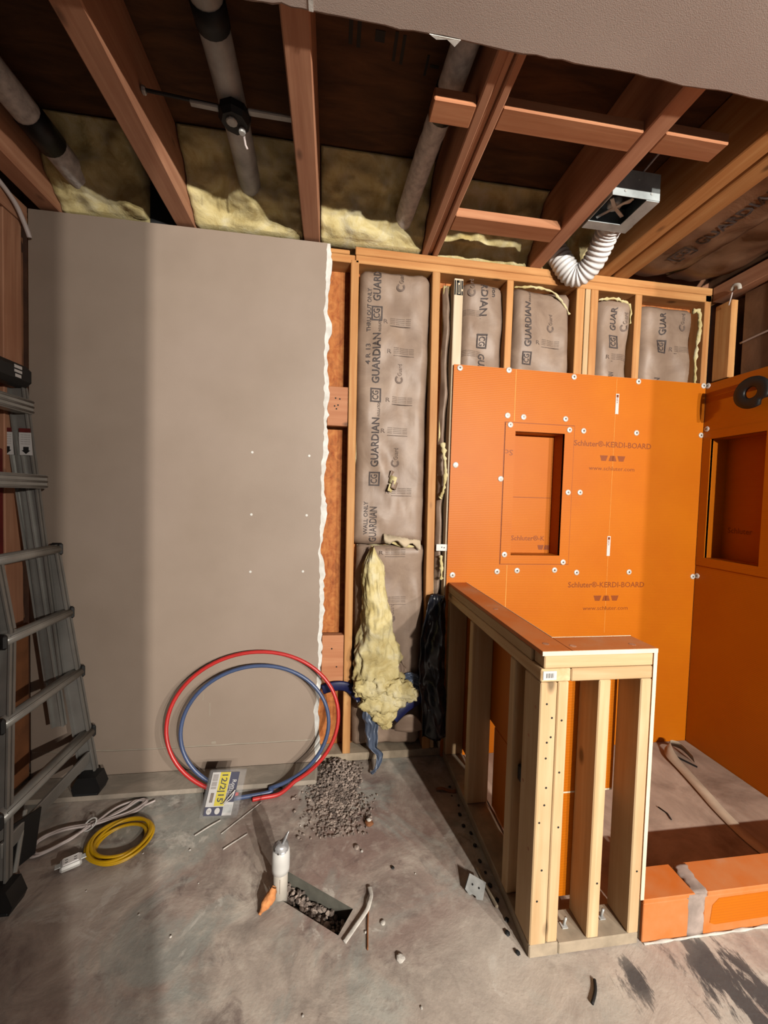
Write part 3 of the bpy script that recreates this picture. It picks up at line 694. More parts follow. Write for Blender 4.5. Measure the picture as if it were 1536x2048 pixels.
# ================================================================== HALF WALL
def half_wall():
    t = tag(empty('half_wall'), 'L shaped half wall of pale studs capped with orange board', 'half wall')
    x0, x1, yf, yb = .587, .676, -.873, -.784; XR = .931
    box('bottom_plate', (x0, x1, yf, -.014, .001, .038), 'dust_wood', t); box('bottom_plate', (x1+.001, XR, yf, yb, .001, .034), 'dust_wood', t)
    box('top_plate', (x0, x1, yf+.001, -.014, .801, .838), 'pine_y', t); box('top_plate', (x0+.001, x1, yf+.056, -.014, .839, .876), 'pine_y', t)
    box('top_plate', (x1+.001, XR, yf, yb, .801, .8375), 'pine_x', t); box('top_plate', (x0+.008, XR, yf, yf+.055, .839, .876), 'pine_x', t)
    box('stud', (x0, .637, yf, yb, .039, .8), 'pine_z', t); box('stud', (.640, .673, yf+.002, yb, .039, .8), 'pine_z', t)
    box('stud', (.766, .803, yf+.002, yb, .035, .8), 'pine_z', t); box('stud', (.896, .931, yf, yb, .035, .8), 'pine_z', t)
    for y in (-.055, -.363, -.727): box('stud', (x0, x1, y, y+.038, .039, .8), 'pine_z', t)
    for b in ((x0, x1, yf, -.0135, .8765, .889), (x1+.001, XR+.012, yf, yb+.012, .8765, .889)):
        o = box('cap_board', b, 'orange_dusty', t, .001)
    bm = bmesh.new(); addbox(bm, x0, XR+.012, yf-.0022, yf-.0002, .8768, .8888); addbox(bm, x1+.0005, x1+.0022, yb+.012, -.014, .8768, .8898); addbox(bm, x1+.002, XR+.012, yb+.0122, yb+.014, .8768, .8898)
    obj('cap_edge', bm, 'board_edge', t)
    o = box('end_board', (XR+.0005, XR+.012, yf+.001, yb+.012, .135, .8763), 'orange_board', t, 0); box('cut_edge', (XR+.0005, XR+.012, yf-.001, yf+.001, .135, .8763), 'board_edge', o, 0)
    box('inner_board', (x1+.0012, x1+.013, yb+.0125, -.014, .39, .8763), 'orange_board', t, 0); box('inner_board', (.690, .895, yb+.0005, yb+.0122, .41, .8005), 'orange_board', t, 0)
    o = box('lower_board', (.690, .800, yb+.0005, yb+.0122, .075, .405), 'orange_board', t, 0); box('cut_edge', (.690, .895, yb+.0003, yb+.0125, .405, .4097), 'board_edge', o, 0)
    for y0, y1 in ((-.76, -.405), (-.21, -.02)):
        o = box('lower_board', (x1+.0012, x1+.013, y0, y1, .06, .385), 'orange_board', t, 0); box('cut_edge', (x1+.0010, x1+.0135, y1, y1+.003, .06, .385), 'board_edge', o, 0)
    discs('nail_hole', [((x, yf-.0002+(.002 if .64 < x < .85 else 0), z), (0, -1, 0), .0032, .0006, 7) for x, z in ((.607, .74), (.624, .70), (.612, .63), (.623, .645), (.611, .585), (.616, .50), (.613, .45), (.600, .40), (.614, .26), (.604, .17), (.655, .69), (.655, .54), (.66, .38), (.79, .20), (.915, .225))], 'ink_black', t)
    discs('knot', [((x0+.0002, y, z), (-1, 0, 0), .005, .0006, 7) for y, z in ((-.82, .62), (-.845, .30), (-.80, .47), (-.85, .72))], 'old_z', t)
    discs('screw_head', [((x, y, .889), (0, 0, 1), .010, .0006, 8) for x, y in ((.63, -.47), (.628, -.82), (.70, -.84), (.89, -.84))], 'old_z', t)
    o = box('barcode_tag', (.592, .632, yf-.0012, yf+.0008, .808, .833), 'label_white', t, 0)
    bm = bmesh.new()
    for i in range(9): addflat(bm, ((.601+.0026*i, .814), (.6018+.0026*i+.0008*(i % 3 == 0), .814), (.6018+.0026*i+.0008*(i % 3 == 0), .827), (.601+.0026*i, .827)), lambda u, v: (u, yf-.0015, v))
    obj('barcode', bm, 'ink_black', o)
    o = box('pipe_strap', (.606, .668, -.7625, -.7285, .42, .47), 'black_plastic', t, .004); o['label'] = 'black plastic clip nailed to a stud'
    for x, y in ((.72, -.83), (.85, -.82)):
        o = tube('anchor_bolt', [(x, y, .035), (x+.004, y-.003, .062)], .004, 'zinc', t, 7); box('bolt_washer', (x-.009, x+.009, y-.009, y+.009, .0342, .037), 'zinc', o, 0)
half_wall()
# ---- curb, shower base and things in the shower
def curb():
    t = tag(empty('shower_curb'), 'low orange board curb across the shower entrance, smeared with thinset', 'shower curb')
    X0, X1, Y0, Y1 = .944, 1.974, -.873, -.777
    bm = bmesh.new(); addbox(bm, X0, X1, Y0+.012, Y1, .001, .120); obj('core', bm, 'board_edge', t)
    for x0, x1 in ((X0, 1.098), (1.150, X1)): box('front_board', (x0, x1, Y0, Y0+.0115, .001, .120), 'orange_dusty', t, .002)
    for x0, x1 in ((X0, 1.118), (1.160, X1)): box('top_board', (x0, x1, Y0, Y1, .1205, .133), 'orange_dusty', t, .002)
    solid_grid('thinset_band', lambda u, v: (1.092+.062*u+.010*N3(u*3, v*5, 1), Y0+.001-.004*math.sin(math.pi*u), .003+.128*v), 8, 10, (0, .012, 0), 'thinset', t)
    solid_grid('thinset_band', lambda u, v: (1.112+.05*u+.012*N3(u*3, v*5, 6)+.02*v, Y0+.002+.09*v, .131+.004*math.sin(math.pi*u)), 8, 10, (0, 0, -.01), 'thinset', t)
    prism('front_patch', [(1.172, Y0-.0008, .035), (1.19, Y0-.0008, .028), (1.40, Y0-.0008, .03), (1.42, Y0-.0008, .112), (1.20, Y0-.0008, .110), (1.178, Y0-.0008, .09)], (0, .0012, 0), 'orange_board', t)
curb()
bm = bmesh.new(); P_ = [(.948+.02*i, -.876+.002*N3(i*.4, 1, 1), .001) for i in range(52)]
addtube(bm, P_, [max(.001, .0035+.003*N3(i*.45, 3, 3)+.0015*N3(i*1.3, 1, 3)) for i in range(52)], 7); tag(obj('plaster_bead', bm, 'plaster_dust', None, True), 'crumbly white plaster line along the foot of the shower curb', 'plaster')
tag(box('mortar_bed', (.70, 1.972, -.774, -.0145, .0005, .006), 'pan_concrete', None, .001), 'rough brown mortar bed on the shower floor', 'shower floor')
def strap():
    t = tag(empty('sealing_strap'), 'tan strip looped back on itself across the shower floor', 'strap')
    pts = catmull([(1.66, -.745, .010), (1.645, -.62, .010), (1.668, -.48, .010), (1.70, -.37, .011), (1.735, -.24, .013), (1.755, -.14, .020), (1.80, -.085, .030), (1.845, -.11, .028), (1.84, -.19, .014)], 10)
    bm = bmesh.new(); rows = []
    for i, p in enumerate(pts):
        tg = (pts[min(len(pts)-1, i+1)]-pts[max(0, i-1)]).normalized(); s = tg.cross(Vector((0, 0, 1))).normalized()
        k = min(1, max(0, (i-42)/18)); up = Vector((0, 0, 1)); d = (s*(1-k)+up*k*.7+s*.25*k).normalized()*.026*(1-.25*k)
        q = p+Vector((0, 0, .014*k)); rows.append((q-d, q+d))
    A = [bm.verts.new(a) for a, b in rows]; B = [bm.verts.new(b) for a, b in rows]
    A2 = [bm.verts.new(a+Vector((0, 0, .002))) for a, b in rows]; B2 = [bm.verts.new(b+Vector((0, 0, .002))) for a, b in rows]
    for P, Q in ((A, B), (B, B2), (B2, A2), (A2, A)):
        for i in range(len(P)-1): bm.faces.new((P[i], Q[i], Q[i+1], P[i+1]))
    bmesh.ops.recalc_face_normals(bm, faces=bm.faces[:]); obj('strip', bm, 'tan_strap', t, True)
    bm = bmesh.new(); addtube(bm, [(1.79, -.14, .012), (1.83, -.22, .010)], .004, 6); obj('fold_gap', bm, 'black_plastic', t)
strap()
tag(tube('wire_offcut', [(1.42, -.425, .009), (1.43, -.46, .009), (1.42, -.49, .009)], .0025, 'ink_black'), 'short dark offcut lying on the shower floor', 'debris')
tag(solid_grid('paper_scrap', lambda u, v: (1.40+.16*u, -.755+.05*v*(1-u*.7), .010+.012*math.sin(u*3+v*2)), 8, 4, (0, 0, .002), 'plaster_dust'), 'pale torn paper scrap behind the shower curb', 'scrap')
# black mixing valve seal ring on the right wall
def valve():
    t = tag(empty('shower_fitting'), 'black ring fitting on a pipe stub at the right shower wall', 'fitting')
    c = Vector((1.925, -.285, 1.838)); bm = bmesh.new(); n = 36
    prof = ((.076, -.008), (.078, .0), (.076, .008), (.06, .012), (.034, .012), (.028, .006), (.028, -.006), (.034, -.010), (.06, -.010))
    rg = []
    for i in range(n):
        a = 2*math.pi*i/n; k = 1.0
        rr = [(r*(1 if not (i in (22, 23) and r > .05) else .80), h) for r, h in prof]
        rg.append([bm.verts.new(c+Vector((h, math.cos(a)*r, math.sin(a)*r*.95))) for r, h in rr])
    for i in range(n):
        A, B = rg[i], rg[(i+1) % n]
        for j in range(len(prof)): bm.faces.new((A[j], B[j], B[(j+1) % len(prof)], A[(j+1) % len(prof)]))
    bmesh.ops.recalc_face_normals(bm, faces=bm.faces[:]); obj('seal_ring', bm, 'black_plastic', t, True)
    tube('pipe_stub', [(1.93, -.36, 1.875), (2.03, -.36, 1.875)], .014, 'red_pex', t)
    tube('arm', [(1.937, -.285, 1.90), (1.978, -.285, 1.90)], .012, 'black_plastic', t)
valve()
tag(tube('loose_wire', catmull([(2.043, -.12, 2.137), (2.036, -.25, 2.145), (2.035, -.40, 2.15), (2.036, -.479, 2.152)], 6), .005, 'white_cable', None, 8), 'pale cable strung across the right wall paper', 'cable')
t = tag(empty('wire_nut'), 'pink tipped wire poking out beside the top right corner stud', 'wire')
tube('wire', catmull([(1.985, -.10, 2.33), (1.978, -.118, 2.37), (1.975, -.125, 2.395)], 4), .003, 'white_cable', t, 6); tube('cap', catmull([(1.974, -.12, 2.392), (1.97, -.135, 2.408), (1.972, -.155, 2.40), (1.975, -.158, 2.38)], 4), .010, 'pvc', t, 8)
t = tag(empty('nail_plate'), 'small white plate bridging the studs beside the shower board', 'bracket')
box('plate', (.520, .574, -.008, -.0045, 1.045, 1.078), 'white_plastic', t, .001); discs('hole', [((.548, -.008, 1.063), (0, -1, 0), .003, .001, 7), ((.560, -.008, 1.061), (0, -1, 0), .003, .001, 7)], 'ink_black', t)
# ================================================================== PLASTIC SHEETS AT THE WALL FOOT
def sheet(name, label, path, w, mat, seed, wrinkle=.012, cat='plastic sheet', dirv=(1, 0, 0)):
    P = catmull(path, 8); D = Vector(dirv)
    def fn(u, v):
        k = v*(len(P)-1); i = min(int(k), len(P)-2); p = P[i].lerp(P[i+1], k-i)
        ww = w if not callable(w) else w(v)
        return p+D*((u-.5)*ww+.012*N3(v*9, seed, 1))+Vector((0, -wrinkle*math.sin(u*7+seed+v*2)-wrinkle*1.4*N3(u*4, v*9, seed)-wrinkle*abs(N3(u*9, v*16, seed+2)), 0))
    return tag(solid_grid(name, fn, 20, 48, (0, .003, 0), mat), label, cat)
sheet('plastic_sheet', 'black plastic sheet bunched beside the half wall end', [(.525, -.035, .835), (.515, -.045, .74), (.505, -.05, .62), (.510, -.05, .48), (.515, -.055, .36), (.53, -.055, .26), (.535, -.05, .12)], lambda v: .07+.06*math.sin(min(1, v*2.2)*1.57), 'black_sheet', 2.0, .016)
sheet('plastic_strip', 'grey blue plastic strip dangling below the yellow fluff', [(.165, -.055, .335), (.20, -.07, .28), (.212, -.08, .20), (.225, -.085, .13), (.255, -.09, .07), (.225, -.10, .012)], lambda v: .045+.02*math.sin(v*5), 'blue_sheet', 4.4, .010)
sheet('plastic_scrap', 'small blue plastic scrap caught right of the yellow fluff', [(.40, -.022, .44), (.425, -.03, .40), (.44, -.03, .36)], .08, 'blue_sheet', 1.0, .01)
def navy_band(label, pts):
    P = catmull(pts, 8); tag(tube('blue_strap', P, .024, 'navy', None, 8, False, .25, (0, 1, 0)), label, 'strap')
navy_band('navy band crossing the stud beside the red and blue pipes', [(-.02, -.012, .37), (.04, -.012, .385), (.10, -.014, .378), (.15, -.045, .348), (.17, -.06, .335)])
navy_band('navy band stretched right of the yellow fluff towards the half wall', [(.325, -.06, .235), (.37, -.055, .275), (.42, -.04, .30), (.47, -.03, .325), (.54, -.02, .335)])
tag(solid_grid('paper_scrap', lambda u, v: (.335+.14*u, -.03-.02*math.sin(u*3), .16+.09*v*math.sin(u*2.6+.3)), 10, 6, (0, .003, 0), 'kraft'), 'curled brown paper scrap low in the stud bay', 'scrap')
tag(solid_grid('wood_splinter', lambda u, v: (.495+.085*u, -.235-.02*u+.012*v, .004+.006*v*u+.006*math.sin(u*6)), 10, 3, (0, 0, .004), 'brown_ply'), 'brown wood scrap on the floor beside the half wall', 'scrap')
# ================================================================== PIPES, FAN AND DUCT IN THE CEILING
def pipe(name, label, pts, r, mat, bands=(), rough=0.0, group=None):
    t = tag(empty(name), label, 'pipe', group); P = catmull(pts, 14)
    rr = [r*(1+rough*N3(i*.8, 2, 2)) for i in range(len(P))]
    bm = bmesh.new(); addtube(bm, P, rr, 18); bmesh.ops.recalc_face_normals(bm, faces=bm.faces[:]); obj('pipe_body', bm, mat, t, True)
    for a, b, br, m in bands:
        A = min(P, key=lambda q: abs(q.y-a)); B = min(P, key=lambda q: abs(q.y-b)); tube('coupling', [A, B], br, m, t, 18)
    return t
pipe('vent_pipe', 'wrapped white pipe with a black coupling at the far left of the ceiling', [(-1.10, -2.1, 2.60), (-1.095, -1.4, 2.60), (-1.08, -.4, 2.60), (-1.055, .03, 2.575)], .046, 'pipe_white', ((-.30, -.19, .050, 'black_plastic'),), .04)
vp = pipe('vent_pipe', 'grey metal pipe hung between two joists by a strap hanger', [(-.36, -2.1, 2.60), (-.358, -1.4, 2.60), (-.356, -.5, 2.60), (-.372, .0, 2.59)], .044, 'pipe_metal', ((-.72, -.66, .047, 'fan_dark'),))
pipe('vent_pipe', 'white rough pipe sloping down beside the doubled joist', [(.372, -2.1, 2.61), (.366, -1.4, 2.61), (.350, -.75, 2.605), (.318, -.35, 2.59), (.292, .0, 2.565)], .040, 'pipe_white', ((-.62, -.52, .044, 'black_plastic'),), .08)
def hanger():
    t = tag(empty('pipe_hanger'), 'dark hanger bar with a round junction box under the metal pipe', 'hanger')
    beam('bar', (-.62, -.492, 2.562), (-.39, -.488, 2.552), .012, .008, 'fan_dark', t); beam('bar', (-.48, -.484, 2.552), (-.39, -.484, 2.548), .02, .010, 'pipe_metal', t); beam('bar', (-.30, -.484, 2.552), (-.154, -.480, 2.555), .022, .010, 'pipe_metal', t)
    bm = bmesh.new(); adddisc(bm, (-.345, -.47, 2.556), (0, 0, -1), .052, .036, 8); obj('junction_box', bm, 'fan_dark', t)
    discs('knockout', [((-.352, -.478, 2.52), (0, 0, -1), .018, .006, 10), ((-.325, -.452, 2.52), (0, 0, -1), .012, .012, 10)], 'zinc', t)
    tube('wire_stub', [(-.322, -.44, 2.515), (-.318, -.43, 2.49), (-.312, -.43, 2.478)], .004, 'white_cable', t, 6)
    bm = bmesh.new(); adddisc(bm, (-.618, -.492, 2.560), (1, 0, 0), .012, .01, 8); obj('clip', bm, 'zinc', t)
hanger()
def fan():
    t = tag(empty('exhaust_fan'), 'open grey bathroom exhaust fan housing beside a ceiling joist', 'fan')
    x0, x1, y0, y1, z0, z1 = 1.023, 1.222, -.482, -.300, 2.466, 2.566
    for b in ((x0, x1, y0, y0+.003, z0, z1), (x0, x1, y1-.003, y1, z0, z1), (x0, x0+.003, y0+.003, y1-.003, z0, z1), (x1-.003, x1, y0+.003, y1-.003, z0, z1)): box('housing_side', b, 'fan_grey', t, .001)
    box('housing_top', (x0+.003, x1-.003, y0+.003, y1-.003, z1-.003, z1), 'fan_dark', t, 0)
    bm = bmesh.new(); addbox(bm, x0-.002, x1+.002, y1-.045, y1-.003, z0-.003, z0); addbox(bm, x1-.055, x1, y0+.003, y1-.045, z0-.003, z0); obj('flange', bm, 'fan_grey', t)
    bm = bmesh.new(); c = Vector((1.10, -.395, 0))
    adddisc(bm, (c.x, c.y, z1-.005), (0, 0, -1), .062, .05, 24); obj('blower_wheel', bm, 'fan_dark', t, True)
    bm = bmesh.new(); adddisc(bm, (c.x, c.y, z0+.045), (0, 0, -1), .028, .022, 16); obj('motor', bm, 'fan_grey', t, True)
    for a in (.5, 2.2, 3.9, 5.2): beam('bracket', (c.x, c.y, z0+.024), (c.x+.068*math.cos(a), c.y+.068*math.sin(a), z0+.018), .014, .004, 'zinc', t, bev=.001)
    tube('wire', catmull([(1.13, -.47, z0+.05), (1.135, -.44, z0+.02), (1.12, -.41, z0+.03)], 5), .003, 'white_cable', t, 6)
    discs('rivet', [((x, y0, z), (0, -1, 0), .005, .003, 8) for x, z in ((1.13, 2.535), (1.075, 2.485), (1.185, 2.487))], 'zinc', t)
    tube('power_lead', catmull([(1.15, -.47, 2.568), (1.17, -.53, 2.60), (1.185, -.58, 2.62)], 5), .004, 'white_cable', t, 6)
fan()
def duct():
    t = tag(empty('flexible_duct'), 'ribbed white flexible duct curling down from the exhaust fan', 'duct')
    P = catmull([(1.175, -.297, 2.515), (1.185, -.245, 2.505), (1.195, -.19, 2.475), (1.198, -.135, 2.438), (1.180, -.085, 2.413), (1.150, -.058, 2.418), (1.118, -.045, 2.455), (1.095, -.03, 2.505), (1.075, -.012, 2.55)], 22)
    rr = [.050+.0028*math.sin(i*.8)+.0012*N3(i*.3, 1, 1) for i in range(len(P))]
    bm = bmesh.new(); addtube(bm, P, rr, 20); bmesh.ops.recalc_face_normals(bm, faces=bm.faces[:]); obj('hose', bm, 'duct_white', t, True)
    tube('collar', [(1.172, -.2995, 2.517), (1.176, -.275, 2.515)], .053, 'pipe_metal', t, 20)
duct()
tag(tube('loose_cable', catmull([(-1.30, -.35, 2.52), (-1.285, -.2, 2.48), (-1.268, -.1, 2.43), (-1.262, -.05, 2.37), (-1.258, -.03, 2.33)], 8), .009, 'white_cable'), 'pale cable hanging at the top left corner', 'cable')
# ================================================================== LADDER
def ladder():
    t = tag(empty('ladder'), 'aluminium multi position ladder leaning on the left wall', 'ladder')
    tilt = -.1625
    def xt(z): return -.958+tilt*z
    def yn(z): return -.565+.255*min(z, .80) if z < .8 else -.361       # near side, flared foot
    def chan(name, pts, w, d, mat):
        """C channel rail following pts, w wide across (x), d deep (y)"""
        o = None
        bm = bmesh.new()
        for p, q in zip(pts[:-1], pts[1:]):
            p, q = Vector(p), Vector(q); a = (q-p).normalized(); s = Vector((1, 0, 0)); s = (s-a*s.dot(a)).normalized(); n = s.cross(a)
            for (u0, u1, v0, v1) in ((-w/2, w/2, -d*.12, d*.12), (-w/2, -w/2+.006, -d/2, d/2), (w/2-.006, w/2, -d/2, d/2)):
                vs = [bm.verts.new(b+s*u+n*v) for b in (p, q) for u in (u0, u1) for v in (v0, v1)]
                for f in ((0, 1, 3, 2), (4, 6, 7, 5), (0, 4, 5, 1), (2, 3, 7, 6), (0, 2, 6, 4), (1, 5, 7, 3)): bm.faces.new([vs[i] for i in f])
        bmesh.ops.recalc_face_normals(bm, faces=bm.faces[:]); return obj(name, bm, mat, t)
    yfar = -.085
    chan('outer_rail', [(xt(.05)-.03, yfar, .05), (xt(1.06)-.03, yfar+.01, 1.06)], .062, .028, 'alu_rail')
    chan('outer_rail', [(xt(.04)-.03, yn(.04), .04), (xt(.8)-.03, yn(.8), .8), (xt(1.06)-.03, yn(.9), 1.06)], .062, .028, 'alu_rail')
    chan('inner_rail', [(xt(.5)-.085, yfar-.012, .5), (xt(1.70)-.03, yfar-.006, 1.70)], .060, .026, 'alu_rail')
    chan('inner_rail', [(xt(.5)-.085, yn(.5)+.03, .5), (xt(1.70)-.03, -.345, 1.70)], .060, .026, 'alu_rail')
    chan('back_rail', [(xt(.30)-.105, yfar-.01, .30), (xt(1.50)-.068, yfar-.006, 1.50)], .046, .026, 'aluminium')
    for z in (.255, .52, .775, 1.045):
        y0, y1 = yn(z)-.03, yfar+.012
        o = tube('rung', [(xt(z)-.012, y0, z), (xt(z)-.012, y1, z)], .026, 'aluminium', t, 10, False, .75)
        tube('rung_rib', [(xt(z)+.009, y0+.01, z+.012), (xt(z)+.009, y1-.01, z+.012)], .003, 'aluminium', o, 6)
        for yy, s in ((y1, 1), (y0, -1)):
            o = box('rung_lock', (xt(z)-.034, xt(z)+.012, min(yy, yy+.018*s), max(yy, yy+.018*s), z-.026, z+.026), 'black_plastic', t, .007)
            tube('lock_pin', [(xt(z)-.01, yy+.016*s, z), (xt(z)-.01, yy+.034*s, z)], .006, 'zinc' if s > 0 else 'black_plastic', o, 8)
    for z in (1.325, 1.625):
        o = box('step', (xt(z)-.045, xt(z)+.012, -.36, yfar+.005, z-.028, z+.028), 'aluminium', t, .004)
        for dz in (-.02, .0, .02): tube('step_rib', [(xt(z)+.0125, -.355, z+dz), (xt(z)+.0125, yfar, z+dz)], .0045, 'alu_rail', o, 6)
    # top hinge cap, flaps and warning labels
    box('top_cap', (xt(1.74)-.048, xt(1.74)+.03, -.36, yfar+.012, 1.70, 1.785), 'black_plastic', t, .02)
    bx_ = xt(1.74)+.0305
    for y0_, y1_, za, zb in ((-.178, -.142, 1.758, 1.770), (-.178, -.142, 1.742, 1.752), (-.174, -.146, 1.724, 1.736)): box('cap_print', (bx_-.001, bx_+.0006, y0_, y1_, za, zb), 'label_white', t, 0)
    for dx in (-.030, -.098):
        z = 1.475; c = Vector((xt(z)+dx+.005, yfar-.021, z))
        o = prism('warning_label', [c+Vector((-.023, 0, -.045)), c+Vector((.023, 0, -.045)), c+Vector((.018, 0, .045)), c+Vector((-.026, 0, .045))], (0, .0012, 0), 'label_white', t)
        pl = lambda u, v: c+Vector((u-.1*v*0, -.0006, v))
        bm = bmesh.new(); addflat(bm, ((-.010, -.012), (-.010, -.026), (-.016, -.026), (0, -.041), (.016, -.026), (.010, -.026), (.010, -.012)), pl); obj('arrow', bm, 'ink_black', o)
        bm = bmesh.new(); addflat(bm, ((-.025, .046), (.017, .046), (.017, .062), (-.026, .062)), pl); obj('label_header', bm, 'maroon', o)
        bm = bmesh.new()
        for k in range(5): addtext(bm, 'xxx xxxx xx', .006, lambda u, v, k=k: pl(u-.002, v+.036-.009*k), .034)
        obj('label_text', bm, 'ink_faint', o)
    # feet, base spreader
    def foot(y, z0, s):
        o = prism('foot', [(xt(0)-.075, y-.03, z0), (xt(0)+.02, y-.03, z0), (xt(0)+.03, y-.03, z0+.025), (xt(0)+.012, y-.03, z0+.075), (xt(0)-.06, y-.03, z0+.075), (xt(0)-.082, y-.03, z0+.03)], (0, .06, 0), 'black_plastic', t)
        box('foot_pad', (xt(0)-.07, xt(0)+.018, y-.032, y+.032, z0, z0+.010), 'fan_dark', o, .003)
        return o
    foot(yfar-.025, .0225, 1); foot(-.56, .0005, -1)
    beam('spreader', (xt(.12)-.02, -.54, .16), (xt(.12)-.02, yfar-.01, .16), .012, .05, 'alu_rail', t); beam('spreader_brace', (xt(.03)-.01, -.52, .06), (xt(.2)-.02, -.42, .20), .012, .014, 'aluminium', t)
    prism('foot_bracket', [(xt(.1)-.035, -.52, .05), (xt(.1)+.0, -.43, .05), (xt(.1), -.40, .19), (xt(.1)-.035, -.50, .20)], (-.004, 0, 0), 'black_plastic', t)
    return t
ladder()
tag(box('red_board', (-1.2900, -1.282, -.44, -.135, .75, 1.45), 'maroon', None, .004), 'dark red panel standing against the left wall behind the ladder', 'panel')
tag(box('plywood_offcut', (-1.2900, -1.276, -.50, -.02, .039, .72), 'brown_ply', None, .003), 'brown plywood offcut behind the ladder', 'plywood')
# ================================================================== PEX LOOPS AND CABLES
def loop(name, label, cx, rx, ztop, mat, ytop, ybot, a0, a1, r=.0085, tail=()):
    H = ztop-.012; pts = []
    n = 64
    for i in range(n+1):
        a = math.radians(a0+(a1-a0)*i/n)          # 0 = top, clockwise seen from the room
        z = .012+H*(1+math.cos(a))/2; k = (1-math.cos(a))/2
        pts.append((cx+rx*math.sin(a), ytop+(ybot-ytop)*k, z))
    pts += list(tail); P = [Vector(p) for p in pts[:-len(tail)]]+catmull([pts[-len(tail)-1]]+list(tail), 6)[1:] if tail else pts
    return tag(tube(name, P, r, mat, None, 10), label, 'pipe')
loop('red_pex_loop', 'large red plastic pipe loop leaning against the grey drywall', -.312, .368, .576, 'red_pex', -.046, -.185, -172, 150, tail=((-.19, -.192, .011), (-.26, -.205, .0095), (-.30, -.212, .0095)))
loop('blue_pex_loop', 'blue plastic pipe loop leaning inside the red one', -.305, .318, .518, 'blue_pex', -.062, -.165, -166, 168, tail=((-.235, -.178, .010), (-.38, -.20, .010)))
def package():
    t = tag(empty('cable_package'), 'clear plastic bag with a yellow and navy 12/2 cable label', 'package')
    O = Vector((-.478, -.275, .006)); U = Vector((.108, -.006, .0)); V = Vector((.020, .06, .135))
    nrm = U.cross(V).normalized()
    if nrm.y > 0: nrm = -nrm
    P = lambda u, v, h=.0: O+U*u+V*v+nrm*h
    w = lambda u, v: .004*math.sin(u*7)+.005*N3(u*4, v*5, 2)
    solid_grid('bag', lambda u, v: P(-.12+u*1.36, -.04+1.1*v, .0055+w(u*2, v*2)*.5), 14, 14, nrm*.0006, 'clear_bag', t)
    solid_grid('bag_back', lambda u, v: P(-.12+u*1.36, -.04+1.1*v, -.012+w(u, v)), 14, 14, nrm*.0006, 'clear_bag', t)
    def q(name, u0, u1, v0, v1, m, h=.0, par=None): return solid_grid(name, lambda a, b: P(u0+(u1-u0)*a, v0+(v1-v0)*b, h), 2, 2, -nrm*.0012, m, par or t, False)
    q('card', .0, 1.0, .0, 1.0, 'label_white'); q('yellow_band', .30, .66, .22, 1.0, 'label_yellow', .0008); q('navy_band', .68, 1.0, .30, 1.0, 'label_navy', .0008); q('navy_foot', .0, .66, .0, .20, 'label_navy', .0008)
    q('window', .68, .98, .06, .24, 'zinc', .0008)
    bm = bmesh.new()
    def R(cx, cy, h=.0012): return lambda a, b: P(cx+b/.122, cy-a/.172, h)
    addtext(bm, "12/2|15'", .036, R(.47, .62), .118, .02); obj('number', bm, 'ink_black', t)
    bm = bmesh.new(); addtext(bm, 'Romex', .026, R(.86, .62), .07, .01); addtext(bm, 'SIMpull', .014, R(.74, .55), .06)
    for cx in (.17, .47):
        vs = [bm.verts.new(P(cx+.095*math.cos(k*math.pi/8), .105+.075*math.sin(k*math.pi/8), .0014)) for k in range(16)]; bm.faces.new(vs)
    obj('white_print', bm, 'label_white', t)
    bm = bmesh.new(); addtext(bm, 'UL', .012, lambda a, b: P(.17+a/.122, .105+b/.172, .0018), .016)
    for k in range(9): addtext(bm, 'xxxxxx xxxx xx', .006, R(.06+.022*k, .78), .06)
    addflat(bm, ((.10, .30), (.22, .30), (.22, .52), (.10, .52)), lambda u, v: P(u, v, .0013)); obj('small_print', bm, 'ink_faint', t)
    tube('twist_tie', catmull([P(.66, .28, .012), P(.80, .42, .016), P(1.0, .60, .018)], 5), .0022, 'label_white', t, 6); tube('twist_tie', catmull([P(.70, .30, .014), P(.92, .42, .018), P(.98, .58, .016)], 5), .0022, 'label_white', t, 6)
package()
def yellow_coil():
    t = tag(empty('cable_coil'), 'flat yellow electrical cable coil lying on the concrete', 'cable coil')
    rnd = random.Random(5); c = Vector((-.735, -.365, 0))
    for k in range(9):
        r = .066+.0042*(k % 5)+rnd.uniform(-.001, .002); z = .006+.010*(k//3); ph = rnd.uniform(0, 6); e = rnd.uniform(-.05, .05)
        d = Vector((rnd.uniform(-.004, .004), rnd.uniform(-.004, .004), 0))
        P = [c+d+Vector((r*1.22*(1+e)*math.cos(a), r*1.12*(1-e)*math.sin(a), z+.003*math.sin(a*2+ph))) for a in [2*math.pi*i/48 for i in range(48)]]
        tube('cable_turn', P, .0058, 'yellow_cable', t, 8, True, .62)
    tube('cable_end', catmull([c+Vector((.02, -.075, .018)), c+Vector((.05, -.062, .022)), c+Vector((.075, -.04, .02))], 6), .005, 'yellow_cable', t, 8)
    tube('cut_end', [c+Vector((.012, -.0775, .018)), c+Vector((.03, -.071, .020))], .004, 'ink_black', t, 6)
yellow_coil()
